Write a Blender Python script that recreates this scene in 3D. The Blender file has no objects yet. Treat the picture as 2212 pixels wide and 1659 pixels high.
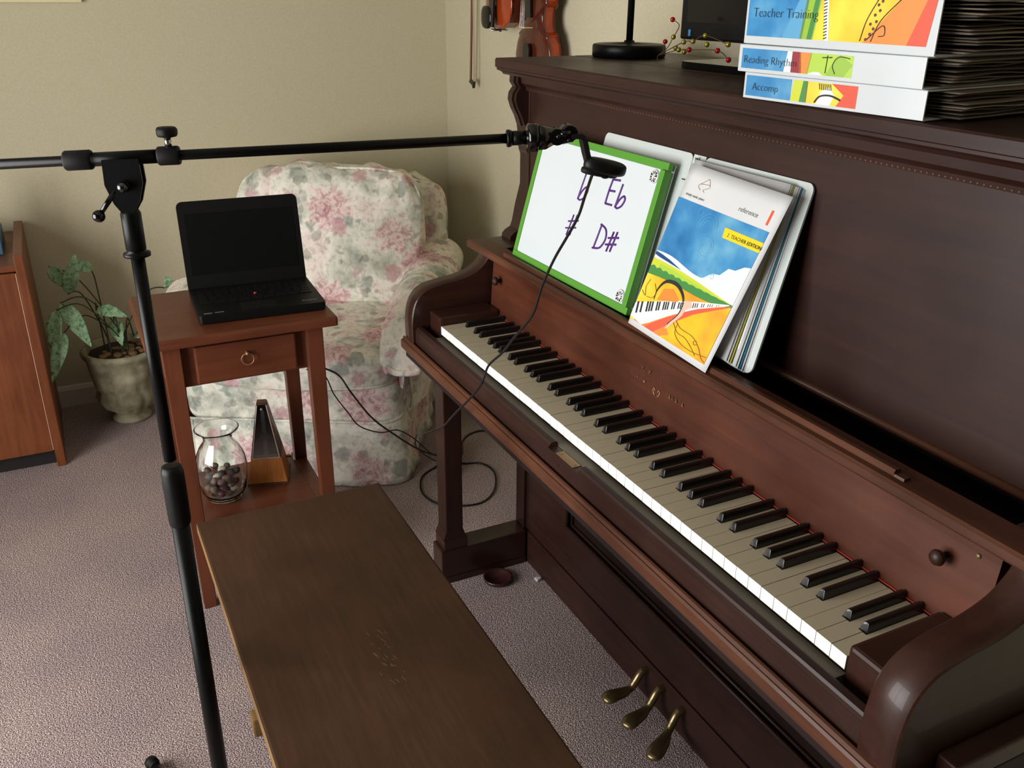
import bpy, bmesh, math, random
from math import sin, cos, pi, radians
from mathutils import Vector, Matrix
random.seed(7)
SC = bpy.context.scene
COL = SC.collection

# ---------------------------------------------------------------- camera, world, lights, exposure
W_PX = 2212.0
FOCAL_PX = 1962.99
CAM_RIGHT = Vector((0.443876, 0.896052, 0.008008)); CAM_DOWN = Vector((0.360864, -0.170566, -0.916888)); CAM_FWD = Vector((-0.820214, 0.409875, -0.399063))
cam_d = bpy.data.cameras.new('camera'); cam = bpy.data.objects.new('camera', cam_d); COL.objects.link(cam)
cam_d.sensor_width = 36.0; cam_d.lens = FOCAL_PX / W_PX * 36.0; cam_d.clip_start = 0.02
M = Matrix.Identity(4)
for i in range(3):
    M[i][0] = CAM_RIGHT[i]; M[i][1] = -CAM_DOWN[i]; M[i][2] = -CAM_FWD[i]
M[0][3], M[1][3], M[2][3] = 1.73036, -0.69161, 1.40818
cam.matrix_world = M
SC.camera = cam

w = bpy.data.worlds.new('sky'); SC.world = w; w.use_nodes = True
w.node_tree.nodes['Background'].inputs[0].default_value = (0.75, 0.85, 1.0, 1)
w.node_tree.nodes['Background'].inputs[1].default_value = 1.0

def area(name, loc, rot, sx, sy, power, col, spread=180):
    d = bpy.data.lights.new(name, 'AREA'); d.shape = 'RECTANGLE'; d.size = sx; d.size_y = sy
    d.energy = power; d.color = col; d.spread = radians(spread)
    o = bpy.data.objects.new(name, d); COL.objects.link(o); o.location = loc; o.rotation_euler = rot
    return o
# daylight entering by the wide window in the front wall, low and broad
area('daylight_window', (0.56, -2.17, 1.08), (radians(90), 0, 0), 1.66, 1.42, 92, (1.0, 0.98, 0.95))
SC.view_settings.view_transform = 'Standard'; SC.view_settings.look = 'None'
SC.view_settings.exposure = 0.0; SC.view_settings.gamma = 1.0
SC.view_settings.use_curve_mapping = False

# ---------------------------------------------------------------- material helpers
def srgb(r, g, b):
    f = lambda c: (c/255/12.92) if c/255 <= 0.04045 else ((c/255+0.055)/1.055)**2.4
    return (f(r), f(g), f(b), 1)
def mat(name, col, rough=0.5, metal=0.0, spec=0.5, coat=0.0, emit=None, alpha=None):
    m = bpy.data.materials.new(name); m.use_nodes = True
    b = m.node_tree.nodes['Principled BSDF']
    b.inputs['Base Color'].default_value = col if len(col) == 4 else (*col, 1)
    b.inputs['Roughness'].default_value = rough; b.inputs['Metallic'].default_value = metal
    b.inputs['Specular IOR Level'].default_value = spec; b.inputs['Coat Weight'].default_value = coat
    return m
def N(m, t, **kw):
    n = m.node_tree.nodes.new(t)
    for k, v in kw.items():
        if k.startswith('i_'): n.inputs[k[2:].replace('_', ' ')].default_value = v
        else: setattr(n, k, v)
    return n
def L(m, a, b): m.node_tree.links.new(a, b)
def ramp(m, stops):
    r = N(m, 'ShaderNodeValToRGB'); e = r.color_ramp.elements
    while len(e) < len(stops): e.new(0.5)
    for i, (p, c) in enumerate(stops):
        e[i].position = p; e[i].color = c if len(c) == 4 else (*c, 1)
    return r
def bsdf(m): return m.node_tree.nodes['Principled BSDF']
def mixc(m, fac, a, b, mode='MIX'):
    n = N(m, 'ShaderNodeMix', data_type='RGBA', blend_type=mode)
    for sock, v in ((n.inputs['Factor'], fac), (n.inputs['A'], a), (n.inputs['B'], b)):
        if hasattr(v, 'is_linked') or hasattr(v, 'links'): L(m, v, sock)
        else: sock.default_value = v
    # colour sockets are index 6,7
    return n
def mixrgb(m, fac, a, b, mode='MIX'):
    n = N(m, 'ShaderNodeMixRGB', blend_type=mode)
    for sock, v in ((n.inputs[0], fac), (n.inputs[1], a), (n.inputs[2], b)):
        if isinstance(v, bpy.types.NodeSocket): L(m, v, sock)
        else: sock.default_value = v
    return n.outputs[0]
def wood(name, dark, light, rough=0.35, axis=0, grain=1.0, coat=0.2, blotch=0.35, bump=0.02, spec=0.3):
    m = mat(name, light, rough, coat=coat, spec=spec)
    tc = N(m, 'ShaderNodeTexCoord'); mp = N(m, 'ShaderNodeMapping')
    s = [38.0*grain]*3; s[axis] = 2.6*grain
    mp.inputs['Scale'].default_value = s
    L(m, tc.outputs['Object'], mp.inputs[0])
    n1 = N(m, 'ShaderNodeTexNoise'); n1.inputs['Scale'].default_value = 1.6; n1.inputs['Detail'].default_value = 6; n1.inputs['Distortion'].default_value = 0.6
    L(m, mp.outputs[0], n1.inputs['Vector'])
    n2 = N(m, 'ShaderNodeTexNoise'); n2.inputs['Scale'].default_value = 5.0; n2.inputs['Detail'].default_value = 4
    L(m, tc.outputs['Object'], n2.inputs['Vector'])
    r1 = ramp(m, [(0.2, dark), (0.8, light)]); L(m, n1.outputs[0], r1.inputs[0])
    r2 = ramp(m, [(0.35, (1-blotch, 1-blotch, 1-blotch)), (0.68, (1+blotch*0.5, 1+blotch*0.45, 1+blotch*0.4))]); L(m, n2.outputs[0], r2.inputs[0])
    c = mixrgb(m, 1.0, r1.outputs[0], r2.outputs[0], 'MULTIPLY')
    L(m, c, bsdf(m).inputs['Base Color'])
    bu = N(m, 'ShaderNodeBump'); bu.inputs['Strength'].default_value = bump*8; bu.inputs['Distance'].default_value = 0.0006
    L(m, n1.outputs[0], bu.inputs['Height']); L(m, bu.outputs[0], bsdf(m).inputs['Normal'])
    r3 = ramp(m, [(0.3, (rough-0.07,)*3), (0.7, (rough+0.1,)*3)]); L(m, n2.outputs[0], r3.inputs[0]); L(m, r3.outputs[0], bsdf(m).inputs['Roughness'])
    return m

PIANO = wood('piano_mahogany', srgb(40, 22, 17), srgb(56, 31, 23), 0.44, coat=0.03, blotch=0.2)
PIANO_Z = wood('piano_mahogany_upright', srgb(40, 22, 17), srgb(56, 31, 23), 0.44, axis=2, coat=0.03, blotch=0.2)
PIANO_Y = wood('piano_mahogany_deep', srgb(44, 24, 18), srgb(60, 34, 25), 0.34, axis=1, coat=0.12, blotch=0.2)
PIANO_RED = wood('piano_fallboard_veneer', srgb(66, 31, 18), srgb(90, 46, 27), 0.44, coat=0.08, blotch=0.3)
PIANO_EDGE = wood('piano_worn_edge', srgb(66, 38, 26), srgb(98, 58, 38), 0.42, coat=0.05, blotch=0.35)
PIANO_DARK = wood('piano_inside', srgb(22, 11, 9), srgb(36, 19, 15), 0.5, coat=0.0)
BENCH = wood('bench_walnut', srgb(60, 40, 24), srgb(78, 50, 31), 0.55, coat=0.0, blotch=0.3, grain=2.2, bump=0.04)
BENCH_EDGE = wood('bench_worn_edge', srgb(104, 80, 46), srgb(136, 104, 62), 0.55, coat=0.0)
CHERRY = wood('table_cherry', srgb(90, 46, 29), srgb(112, 61, 38), 0.42, axis=1, coat=0.06, blotch=0.2)
CHERRY_Z = wood('table_cherry_leg', srgb(90, 46, 29), srgb(112, 61, 38), 0.42, axis=2, coat=0.06, blotch=0.2)
OAK = wood('cabinet_maple', srgb(104, 54, 29), srgb(138, 78, 44), 0.45, axis=2, coat=0.1, blotch=0.25)
METRO = wood('metronome_wood', srgb(178, 104, 46), srgb(210, 134, 66), 0.4, axis=2, grain=2.5, blotch=0.15)
METRO_D = wood('metronome_dark_wood', srgb(70, 38, 22), srgb(96, 54, 32), 0.4, axis=2, grain=2)
IVORY = mat('ivory', srgb(186, 176, 150), 0.4, coat=0.1)
IVORY_F = mat('ivory_front', srgb(252, 252, 244), 0.35)  # fronts whiter by nature, gap to tops widened to mimic low window light
EBONY = mat('ebony', srgb(20, 18, 18), 0.28, coat=0.3)
FELT = mat('red_felt', srgb(150, 40, 30), 0.9)
BLACK = mat('black_plastic', srgb(11, 11, 12), 0.45, spec=0.25)
BLACKM = mat('black_powder_coat', srgb(8, 9, 10), 0.38, spec=0.18)
BLACKG = mat('black_gloss', srgb(8, 9, 10), 0.12, spec=0.5)
BLACKR = mat('black_rubber', srgb(12, 12, 13), 0.6, spec=0.25)
CHROME = mat('chrome', srgb(200, 200, 200), 0.2, metal=1)
BRASS = mat('aged_brass', srgb(132, 116, 84), 0.3, metal=0.85)
BRASS_D = mat('dull_brass', srgb(150, 122, 84), 0.5, metal=0.7)
WHITE = mat('white_vinyl', srgb(204, 210, 212), 0.3, coat=0.2)
WHITEB = mat('whiteboard', srgb(214, 222, 226), 0.12, spec=0.5)
PAPER = mat('paper', srgb(214, 215, 216), 0.6)
PAPERD = mat('black_page_sleeves', srgb(92, 82, 72), 0.4)
GREEN = mat('green_foam_frame', srgb(84, 150, 46), 0.5)
PURPLE = mat('purple_marker', srgb(84, 26, 120), 0.5)
RED = mat('red_berry', srgb(170, 14, 28), 0.12, metal=0.3)
GOLD = mat('gold_berry', srgb(176, 160, 60), 0.15, metal=0.7)
WIRE = mat('brown_wire', srgb(80, 58, 36), 0.5)
CABLE = mat('black_cable', srgb(14, 14, 15), 0.45)
PAPERD2 = mat('brown_grey_sleeves', srgb(128, 116, 102), 0.45)
SOIL = mat('potting_soil', srgb(40, 28, 20), 0.95)
DRYLEAF = mat('dry_leaf', srgb(120, 92, 58), 0.8)
STEM = mat('plant_stem', srgb(50, 62, 34), 0.6)
BLUEW = mat('blue_sticker', srgb(70, 140, 200), 0.4)
GREYT = mat('grey_print', srgb(120, 120, 122), 0.5)

def carpet_mat():
    m = mat('carpet', srgb(150, 130, 128), 0.95, spec=0.1)
    tc = N(m, 'ShaderNodeTexCoord')
    n1 = N(m, 'ShaderNodeTexNoise'); n1.inputs['Scale'].default_value = 380; n1.inputs['Detail'].default_value = 3
    n2 = N(m, 'ShaderNodeTexNoise'); n2.inputs['Scale'].default_value = 3.5; n2.inputs['Detail'].default_value = 3
    n3 = N(m, 'ShaderNodeTexVoronoi'); n3.inputs['Scale'].default_value = 330
    for n in (n1, n2, n3): L(m, tc.outputs['Object'], n.inputs['Vector'])
    r1 = ramp(m, [(0.34, srgb(70, 56, 58)), (0.5, srgb(158, 140, 138)), (0.66, srgb(228, 212, 204))]); L(m, n1.outputs[0], r1.inputs[0])
    r2 = ramp(m, [(0.35, (0.88, 0.86, 0.9)), (0.65, (1.05, 1.04, 1.0))]); L(m, n2.outputs[0], r2.inputs[0])
    c = mixrgb(m, 1, r1.outputs[0], r2.outputs[0], 'MULTIPLY')
    L(m, c, bsdf(m).inputs['Base Color'])
    b = N(m, 'ShaderNodeBump'); b.inputs['Strength'].default_value = 0.9; b.inputs['Distance'].default_value = 0.002
    ad = N(m, 'ShaderNodeMath', operation='SUBTRACT'); L(m, n1.outputs[0], ad.inputs[0]); L(m, n3.outputs['Distance'], ad.inputs[1])
    L(m, ad.outputs[0], b.inputs['Height']); L(m, b.outputs[0], bsdf(m).inputs['Normal'])
    return m
CARPET = carpet_mat()
def wall_mat():
    m = mat('wall_paint', srgb(205, 196, 168), 0.85, spec=0.2)
    tc = N(m, 'ShaderNodeTexCoord'); n1 = N(m, 'ShaderNodeTexNoise'); n1.inputs['Scale'].default_value = 160; n1.inputs['Detail'].default_value = 4
    L(m, tc.outputs['Object'], n1.inputs['Vector'])
    b = N(m, 'ShaderNodeBump'); b.inputs['Strength'].default_value = 0.25; b.inputs['Distance'].default_value = 0.002
    L(m, n1.outputs[0], b.inputs['Height']); L(m, b.outputs[0], bsdf(m).inputs['Normal'])
    r = ramp(m, [(0.3, srgb(201, 192, 163)), (0.7, srgb(209, 201, 174))]); L(m, n1.outputs[0], r.inputs[0]); L(m, r.outputs[0], bsdf(m).inputs['Base Color'])
    return m
WALL = wall_mat()
CEIL = mat('ceiling_paint', srgb(178, 174, 164), 0.9)  # greyed below normal ceiling white so less light bounces into the shadows
WALL_D = mat('wall_paint_darkened', srgb(128, 118, 100), 0.85, spec=0.2)  # unseen right and front walls, darkened to weaken the fill light they bounce
TRIM = mat('trim_paint', srgb(214, 208, 196), 0.5)

def floral_mat():
    m = mat('floral_chintz', srgb(214, 206, 184), 0.7, spec=0.25)
    tc = N(m, 'ShaderNodeTexCoord')
    def warp(scale, amt, seed):
        n = N(m, 'ShaderNodeTexNoise'); n.inputs['Scale'].default_value = scale; n.inputs['Detail'].default_value = 2
        a = N(m, 'ShaderNodeVectorMath', operation='ADD'); a.inputs[1].default_value = (seed, seed*0.7, -seed)
        L(m, tc.outputs['Object'], a.inputs[0]); L(m, a.outputs[0], n.inputs['Vector'])
        s = N(m, 'ShaderNodeVectorMath', operation='SUBTRACT'); s.inputs[1].default_value = (0.5, 0.5, 0.5); L(m, n.outputs['Color'], s.inputs[0])
        k = N(m, 'ShaderNodeVectorMath', operation='SCALE'); k.inputs['Scale'].default_value = amt; L(m, s.outputs[0], k.inputs[0])
        o = N(m, 'ShaderNodeVectorMath', operation='ADD'); L(m, a.outputs[0], o.inputs[0]); L(m, k.outputs[0], o.inputs[1])
        return o.outputs[0]
    def math(op, a, b=None):
        n = N(m, 'ShaderNodeMath', operation=op)
        for i, v in enumerate((a, b)):
            if v is None: continue
            if isinstance(v, bpy.types.NodeSocket): L(m, v, n.inputs[i])
            else: n.inputs[i].default_value = v
        return n.outputs[0]
    def flower(scale, rad, petals, seed, soft, rand=0.8):
        """mask and shading of scattered rosettes: centre, angle -> petals"""
        v = N(m, 'ShaderNodeTexVoronoi'); v.inputs['Scale'].default_value = scale; v.inputs['Randomness'].default_value = rand
        wv = warp(24, 0.040, seed); L(m, wv, v.inputs['Vector'])
        d = N(m, 'ShaderNodeVectorMath', operation='SUBTRACT'); L(m, wv, d.inputs[0]); L(m, v.outputs['Position'], d.inputs[1])
        sp = N(m, 'ShaderNodeSeparateXYZ'); L(m, d.outputs[0], sp.inputs[0])
        yy = math('ADD', sp.outputs[1], math('MULTIPLY', sp.outputs[0], 0.35))
        ang = math('ARCTAN2', sp.outputs[2], yy)
        pet = math('ABSOLUTE', math('SINE', math('MULTIPLY', ang, petals*0.5)))
        r0 = math('MULTIPLY', math('ADD', math('MULTIPLY', pet, 0.24), 0.78), rad)
        dist = N(m, 'ShaderNodeVectorMath', operation='LENGTH'); L(m, d.outputs[0], dist.inputs[0])
        q = math('DIVIDE', dist.outputs['Value'], r0)
        mk = ramp(m, [(1.0-soft if soft < 1 else 0, (1, 1, 1)), (1.0, (0, 0, 0))]); 
        half = math('MULTIPLY', q, 0.8)
        mk.color_ramp.elements[0].position = 0.8*(1-soft); mk.color_ramp.elements[1].position = 0.8
        L(m, half, mk.inputs[0])
        return mk.outputs[0], q, pet, v.outputs['Color']
    # ground: cream with grey green washes
    n = N(m, 'ShaderNodeTexNoise'); n.inputs['Scale'].default_value = 9; n.inputs['Detail'].default_value = 4; L(m, warp(6, 0.1, 3.1), n.inputs['Vector'])
    g = ramp(m, [(0.30, srgb(166, 170, 158)), (0.42, srgb(214, 214, 200)), (0.52, srgb(242, 238, 224)), (0.62, srgb(240, 226, 216)), (0.75, srgb(216, 200, 188))]); L(m, n.outputs[0], g.inputs[0])
    c = g.outputs[0]
    lf, q, p, vc = flower(11, 0.034, 3, 7.7, 0.25, 1.0)
    k2 = N(m, 'ShaderNodeTexNoise'); k2.inputs['Scale'].default_value = 5; L(m, tc.outputs['Object'], k2.inputs['Vector'])
    area_m = ramp(m, [(0.42, (0, 0, 0)), (0.52, (1, 1, 1))]); L(m, k2.outputs[0], area_m.inputs[0])
    c = mixrgb(m, math('MULTIPLY', math('MULTIPLY', lf, area_m.outputs[0]), 0.62), c, srgb(118, 134, 126))
    lf2, q, p, vc = flower(17, 0.020, 3, 21.3, 0.3, 1.0)
    c = mixrgb(m, math('MULTIPLY', lf2, 0.45), c, srgb(108, 106, 96))
    f1, q1, p1, vc1 = flower(4.6, 0.090, 9, 1.3, 0.18)
    sh = ramp(m, [(0.0, srgb(172, 92, 112)), (0.25, srgb(204, 136, 148)), (0.6, srgb(228, 184, 186)), (0.8, srgb(244, 226, 218))]); L(m, math('MULTIPLY', q1, 0.8), sh.inputs[0])
    n3 = N(m, 'ShaderNodeTexNoise'); n3.inputs['Scale'].default_value = 38; n3.inputs['Detail'].default_value = 4; n3.inputs['Distortion'].default_value = 1.5; L(m, tc.outputs['Object'], n3.inputs['Vector'])
    n3r = ramp(m, [(0.38, (0, 0, 0)), (0.58, (1, 1, 1))]); L(m, n3.outputs[0], n3r.inputs[0])
    shn = mixrgb(m, 0.5, sh.outputs[0], mixrgb(m, n3r.outputs[0], srgb(158, 92, 108), srgb(252, 238, 230)))
    c = mixrgb(m, math('MULTIPLY', f1, 0.85), c, shn)
    f2, q2, p2, _ = flower(9.5, 0.034, 7, 12.9, 0.3, 1.0)
    c = mixrgb(m, math('MULTIPLY', f2, 0.7), c, srgb(200, 148, 156))
    # painterly speckle
    n4 = N(m, 'ShaderNodeTexNoise'); n4.inputs['Scale'].default_value = 70; n4.inputs['Detail'].default_value = 5; L(m, warp(20, 0.03, 5), n4.inputs['Vector'])
    r4 = ramp(m, [(0.34, (0.78, 0.78, 0.76)), (0.48, (1, 1, 1)), (0.7, (1.05, 1.05, 1.04))]); L(m, n4.outputs[0], r4.inputs[0])
    c = mixrgb(m, 1, c, r4.outputs[0], 'MULTIPLY')
    L(m, c, bsdf(m).inputs['Base Color'])
    wr = N(m, 'ShaderNodeTexNoise'); wr.inputs['Scale'].default_value = 16; wr.inputs['Detail'].default_value = 4; wr.inputs['Distortion'].default_value = 1.2; L(m, tc.outputs['Object'], wr.inputs['Vector'])
    b = N(m, 'ShaderNodeBump'); b.inputs['Strength'].default_value = 0.45; b.inputs['Distance'].default_value = 0.012
    L(m, wr.outputs[0], b.inputs['Height']); L(m, b.outputs[0], bsdf(m).inputs['Normal'])
    return m
FLORAL = floral_mat()

def leaf_mat():
    m = mat('variegated_leaf', srgb(120, 160, 110), 0.45)
    tc = N(m, 'ShaderNodeTexCoord'); n = N(m, 'ShaderNodeTexNoise'); n.inputs['Scale'].default_value = 90; n.inputs['Detail'].default_value = 4; n.inputs['Distortion'].default_value = 0.8
    L(m, tc.outputs['Object'], n.inputs['Vector'])
    r = ramp(m, [(0.34, srgb(84, 134, 86)), (0.46, srgb(142, 184, 142)), (0.7, srgb(176, 208, 170))]); L(m, n.outputs[0], r.inputs[0]); L(m, r.outputs[0], bsdf(m).inputs['Base Color'])
    return m
LEAF = leaf_mat()
def varnish_mat(name, a, b_):
    m = wood(name, a, b_, 0.22, axis=2, grain=1.5, coat=0.6, blotch=0.3); return m
VIOLIN = varnish_mat('violin_varnish', srgb(120, 40, 14), srgb(196, 78, 30))
VIOLIN_D = varnish_mat('violin_dark_varnish', srgb(58, 22, 14), srgb(110, 44, 24))
def stone_mat():
    m = mat('pot_stone', srgb(150, 144, 116), 0.8)
    tc = N(m, 'ShaderNodeTexCoord'); n = N(m, 'ShaderNodeTexNoise'); n.inputs['Scale'].default_value = 14; n.inputs['Detail'].default_value = 5; L(m, tc.outputs['Object'], n.inputs['Vector'])
    r = ramp(m, [(0.35, srgb(116, 108, 84)), (0.6, srgb(166, 160, 132))]); L(m, n.outputs[0], r.inputs[0]); L(m, r.outputs[0], bsdf(m).inputs['Base Color'])
    return m
POT = stone_mat()
def glass_mat():
    m = bpy.data.materials.new('clear_glass'); m.use_nodes = True; nt = m.node_tree
    b = nt.nodes['Principled BSDF']; b.inputs['Transmission Weight'].default_value = 1; b.inputs['Roughness'].default_value = 0.0; b.inputs['IOR'].default_value = 1.48
    b.inputs['Base Color'].default_value = (0.97, 0.99, 0.98, 1)
    return m
GLASS = glass_mat()
def pane_mat(name, k=0.08, tint=(1, 1, 1, 1)):
    m = bpy.data.materials.new(name); m.use_nodes = True; nt = m.node_tree
    for n in list(nt.nodes): nt.nodes.remove(n)
    o = nt.nodes.new('ShaderNodeOutputMaterial'); t = nt.nodes.new('ShaderNodeBsdfTransparent'); g = nt.nodes.new('ShaderNodeBsdfGlossy'); x = nt.nodes.new('ShaderNodeMixShader')
    t.inputs[0].default_value = tint; g.inputs['Roughness'].default_value = 0.03; x.inputs[0].default_value = k
    nt.links.new(t.outputs[0], x.inputs[1]); nt.links.new(g.outputs[0], x.inputs[2]); nt.links.new(x.outputs[0], o.inputs[0])
    return m
PANE = pane_mat('window_glass', 0.06)
SMOKE = pane_mat('metronome_cover', 0.12, (0.72, 0.72, 0.72, 1))

# ---------------------------------------------------------------- mesh helpers
class MB:
    def __init__(s): s.bm = bmesh.new()
    def quad(s, pts, mi=0):
        f = s.bm.faces.new([s.bm.verts.new(p) for p in pts]); f.material_index = mi; return f
    def box(s, a, b, mi=0, bev=0.0, mat4=None):
        x0, y0, z0 = a; x1, y1, z1 = b
        P = [(x0,y0,z0),(x1,y0,z0),(x1,y1,z0),(x0,y1,z0),(x0,y0,z1),(x1,y0,z1),(x1,y1,z1),(x0,y1,z1)]
        if mat4 is not None: P = [tuple(mat4 @ Vector(p)) for p in P]
        v = [s.bm.verts.new(p) for p in P]
        fs = [s.bm.faces.new([v[i] for i in q]) for q in ((0,3,2,1),(4,5,6,7),(0,1,5,4),(1,2,6,5),(2,3,7,6),(3,0,4,7))]
        for f in fs: f.material_index = mi
        if bev > 0:
            es = set(e for f in fs for e in f.edges)
            r = bmesh.ops.bevel(s.bm, geom=list(es), offset=bev, segments=2, affect='EDGES', profile=0.6)
            for f in r['faces']: f.material_index = mi
        return fs
    def taper(s, c0, h0, c1, h1, mi=0, bev=0.0):
        """box whose bottom is centred c0 half sizes h0 and top centred c1 half sizes h1"""
        P = [(c0[0]+sx*h0[0], c0[1]+sy*h0[1], c0[2]) for sx, sy in ((-1,-1),(1,-1),(1,1),(-1,1))]
        P += [(c1[0]+sx*h1[0], c1[1]+sy*h1[1], c1[2]) for sx, sy in ((-1,-1),(1,-1),(1,1),(-1,1))]
        v = [s.bm.verts.new(p) for p in P]
        fs = [s.bm.faces.new([v[i] for i in q]) for q in ((0,3,2,1),(4,5,6,7),(0,1,5,4),(1,2,6,5),(2,3,7,6),(3,0,4,7))]
        for f in fs: f.material_index = mi
        if bev > 0:
            es = set(e for f in fs for e in f.edges)
            bmesh.ops.bevel(s.bm, geom=list(es), offset=bev, segments=2, affect='EDGES')
    def prism(s, prof, axis, a, b, mi=0, mat4=None):
        """extrude 2D profile (u,v) along axis from a to b. axis 0: (y,z); 1: (x,z); 2: (x,y)"""
        def P(u, v, t): return {0: (t, u, v), 1: (u, t, v), 2: (u, v, t)}[axis]
        A = [P(u, v, a) for u, v in prof]; B = [P(u, v, b) for u, v in prof]
        if mat4 is not None: A = [tuple(mat4 @ Vector(p)) for p in A]; B = [tuple(mat4 @ Vector(p)) for p in B]
        A = [s.bm.verts.new(p) for p in A]; B = [s.bm.verts.new(p) for p in B]
        n = len(prof)
        fs = [s.bm.faces.new(A[::-1]), s.bm.faces.new(B)]
        for i in range(n): fs.append(s.bm.faces.new([A[i], A[(i+1) % n], B[(i+1) % n], B[i]]))
        for f in fs: f.material_index = mi
    def tube(s, pts, r, n=10, mi=0, cap=True, closed=False):
        pts = [Vector(p) for p in pts]; rings = []; rr = r if isinstance(r, (list, tuple)) else [r]*len(pts)
        t0 = (pts[1]-pts[0]).normalized(); up = Vector((0, 0, 1)) if abs(t0.z) < 0.9 else Vector((1, 0, 0))
        nrm = t0.cross(up).normalized()
        for i, p in enumerate(pts):
            if closed: t = (pts[(i+1) % len(pts)]-pts[i-1]).normalized()
            else: t = (pts[min(i+1, len(pts)-1)]-pts[max(i-1, 0)]).normalized()
            nrm = (nrm - t*nrm.dot(t)).normalized(); bn = t.cross(nrm)
            rings.append([s.bm.verts.new(p+(nrm*cos(2*pi*k/n)+bn*sin(2*pi*k/n))*rr[i]) for k in range(n)])
        m = len(rings)
        for i in range(m if closed else m-1):
            a, b = rings[i], rings[(i+1) % m]
            for k in range(n):
                f = s.bm.faces.new([a[k], a[(k+1) % n], b[(k+1) % n], b[k]]); f.material_index = mi; f.smooth = True
        if cap and not closed:
            for rg, rev in ((rings[0], True), (rings[-1], False)):
                f = s.bm.faces.new(rg[::-1] if rev else rg); f.material_index = mi
    def lathe(s, prof, c=(0, 0, 0), n=32, mi=0, mat4=None, flute=None, smooth=True):
        rings = []
        for r, z in prof:
            ring = []
            for k in range(n):
                a = 2*pi*k/n; q = r*(1+(flute(a, z) if flute else 0))
                p = Vector((q*cos(a), q*sin(a), z))
                if mat4 is not None: p = mat4 @ p
                ring.append(s.bm.verts.new(p+Vector(c)))
            rings.append(ring)
        for i in range(len(rings)-1):
            for k in range(n):
                f = s.bm.faces.new([rings[i][k], rings[i][(k+1) % n], rings[i+1][(k+1) % n], rings[i+1][k]]); f.material_index = mi; f.smooth = smooth
        for rg, rev in ((rings[0], True), (rings[-1], False)):
            if prof[0 if rev else -1][0] > 1e-6:
                f = s.bm.faces.new(rg[::-1] if rev else rg); f.material_index = mi
    def cyl(s, p0, p1, r, n=20, mi=0, r1=None):
        s.tube([p0, p1], [r, r if r1 is None else r1], n=n, mi=mi)
    def ball(s, c, r, mi=0, sx=1, sy=1, sz=1, seg=12):
        m4 = Matrix.Translation(c) @ Matrix.Diagonal((sx, sy, sz, 1))
        n0 = len(s.bm.faces)
        g = bmesh.ops.create_uvsphere(s.bm, u_segments=seg, v_segments=max(6, seg//2+2), radius=r, matrix=m4)
        for v in g['verts']:
            for f in v.link_faces: f.material_index = mi; f.smooth = True
    def superell(s, c, R_, e1=0.4, e2=0.4, nu=40, nv=24, mi=0, fn=None):
        """soft cushion shape"""
        def sp(w_, e): return math.copysign(abs(w_)**e, w_)
        rings = []
        for j in range(nv+1):
            v = -pi/2+pi*j/nv; ring = []
            for i in range(nu):
                u = 2*pi*i/nu
                p = Vector((R_[0]*sp(cos(v), e1)*sp(cos(u), e2), R_[1]*sp(cos(v), e1)*sp(sin(u), e2), R_[2]*sp(sin(v), e1)))
                if fn: p = fn(p)
                ring.append(p+Vector(c))
            rings.append(ring)
        bot = s.bm.verts.new(rings[0][0]); top = s.bm.verts.new(rings[-1][0])
        V = [[s.bm.verts.new(p) for p in r] for r in rings[1:-1]]
        for j in range(len(V)-1):
            for i in range(nu):
                f = s.bm.faces.new([V[j][i], V[j][(i+1) % nu], V[j+1][(i+1) % nu], V[j+1][i]]); f.smooth = True; f.material_index = mi
        for i in range(nu):
            f = s.bm.faces.new([bot, V[0][(i+1) % nu], V[0][i]]); f.smooth = True; f.material_index = mi
            f = s.bm.faces.new([top, V[-1][i], V[-1][(i+1) % nu]]); f.smooth = True; f.material_index = mi
    def grid(s, fn, nu, nv, mi=0, thick=None):
        V = [[s.bm.verts.new(fn(i/nu, j/nv)) for i in range(nu+1)] for j in range(nv+1)]
        for j in range(nv):
            for i in range(nu):
                f = s.bm.faces.new([V[j][i], V[j][i+1], V[j+1][i+1], V[j+1][i]]); f.smooth = True; f.material_index = mi
    def build(s, name, mats, parent=None, recalc=True, smooth_angle=None):
        if recalc: bmesh.ops.recalc_face_normals(s.bm, faces=s.bm.faces)
        me = bpy.data.meshes.new(name); s.bm.to_mesh(me); s.bm.free()
        for m in (mats if isinstance(mats, (list, tuple)) else [mats]): me.materials.append(m)
        o = bpy.data.objects.new(name, me); COL.objects.link(o)
        if parent: o.parent = parent
        return o
def smooth(o):
    for p in o.data.polygons: p.use_smooth = True
    return o
def solid(o, t, offset=0):
    md = o.modifiers.new('thickness', 'SOLIDIFY'); md.thickness = t; md.offset = offset; return o
def thing(name, label, cat, loc=(0, 0, 0), rz=0, group=None):
    o = bpy.data.objects.new(name, None); COL.objects.link(o); o.location = loc; o.rotation_euler = (0, 0, rz)
    o.empty_display_size = 0.1; o['label'] = label; o['category'] = cat
    if group: o['group'] = group
    return o
def tag(o, label, cat, group=None, kind=None):
    o['label'] = label; o['category'] = cat
    if group: o['group'] = group
    if kind: o['kind'] = kind
    return o
def struct(name, mb, mats):
    o = mb.build(name, mats); o['kind'] = 'structure'; return o
def box(name, a, b, m, parent=None, bev=0.002):
    k = MB(); k.box(a, b, bev=bev); return k.build(name, m, parent)
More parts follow.
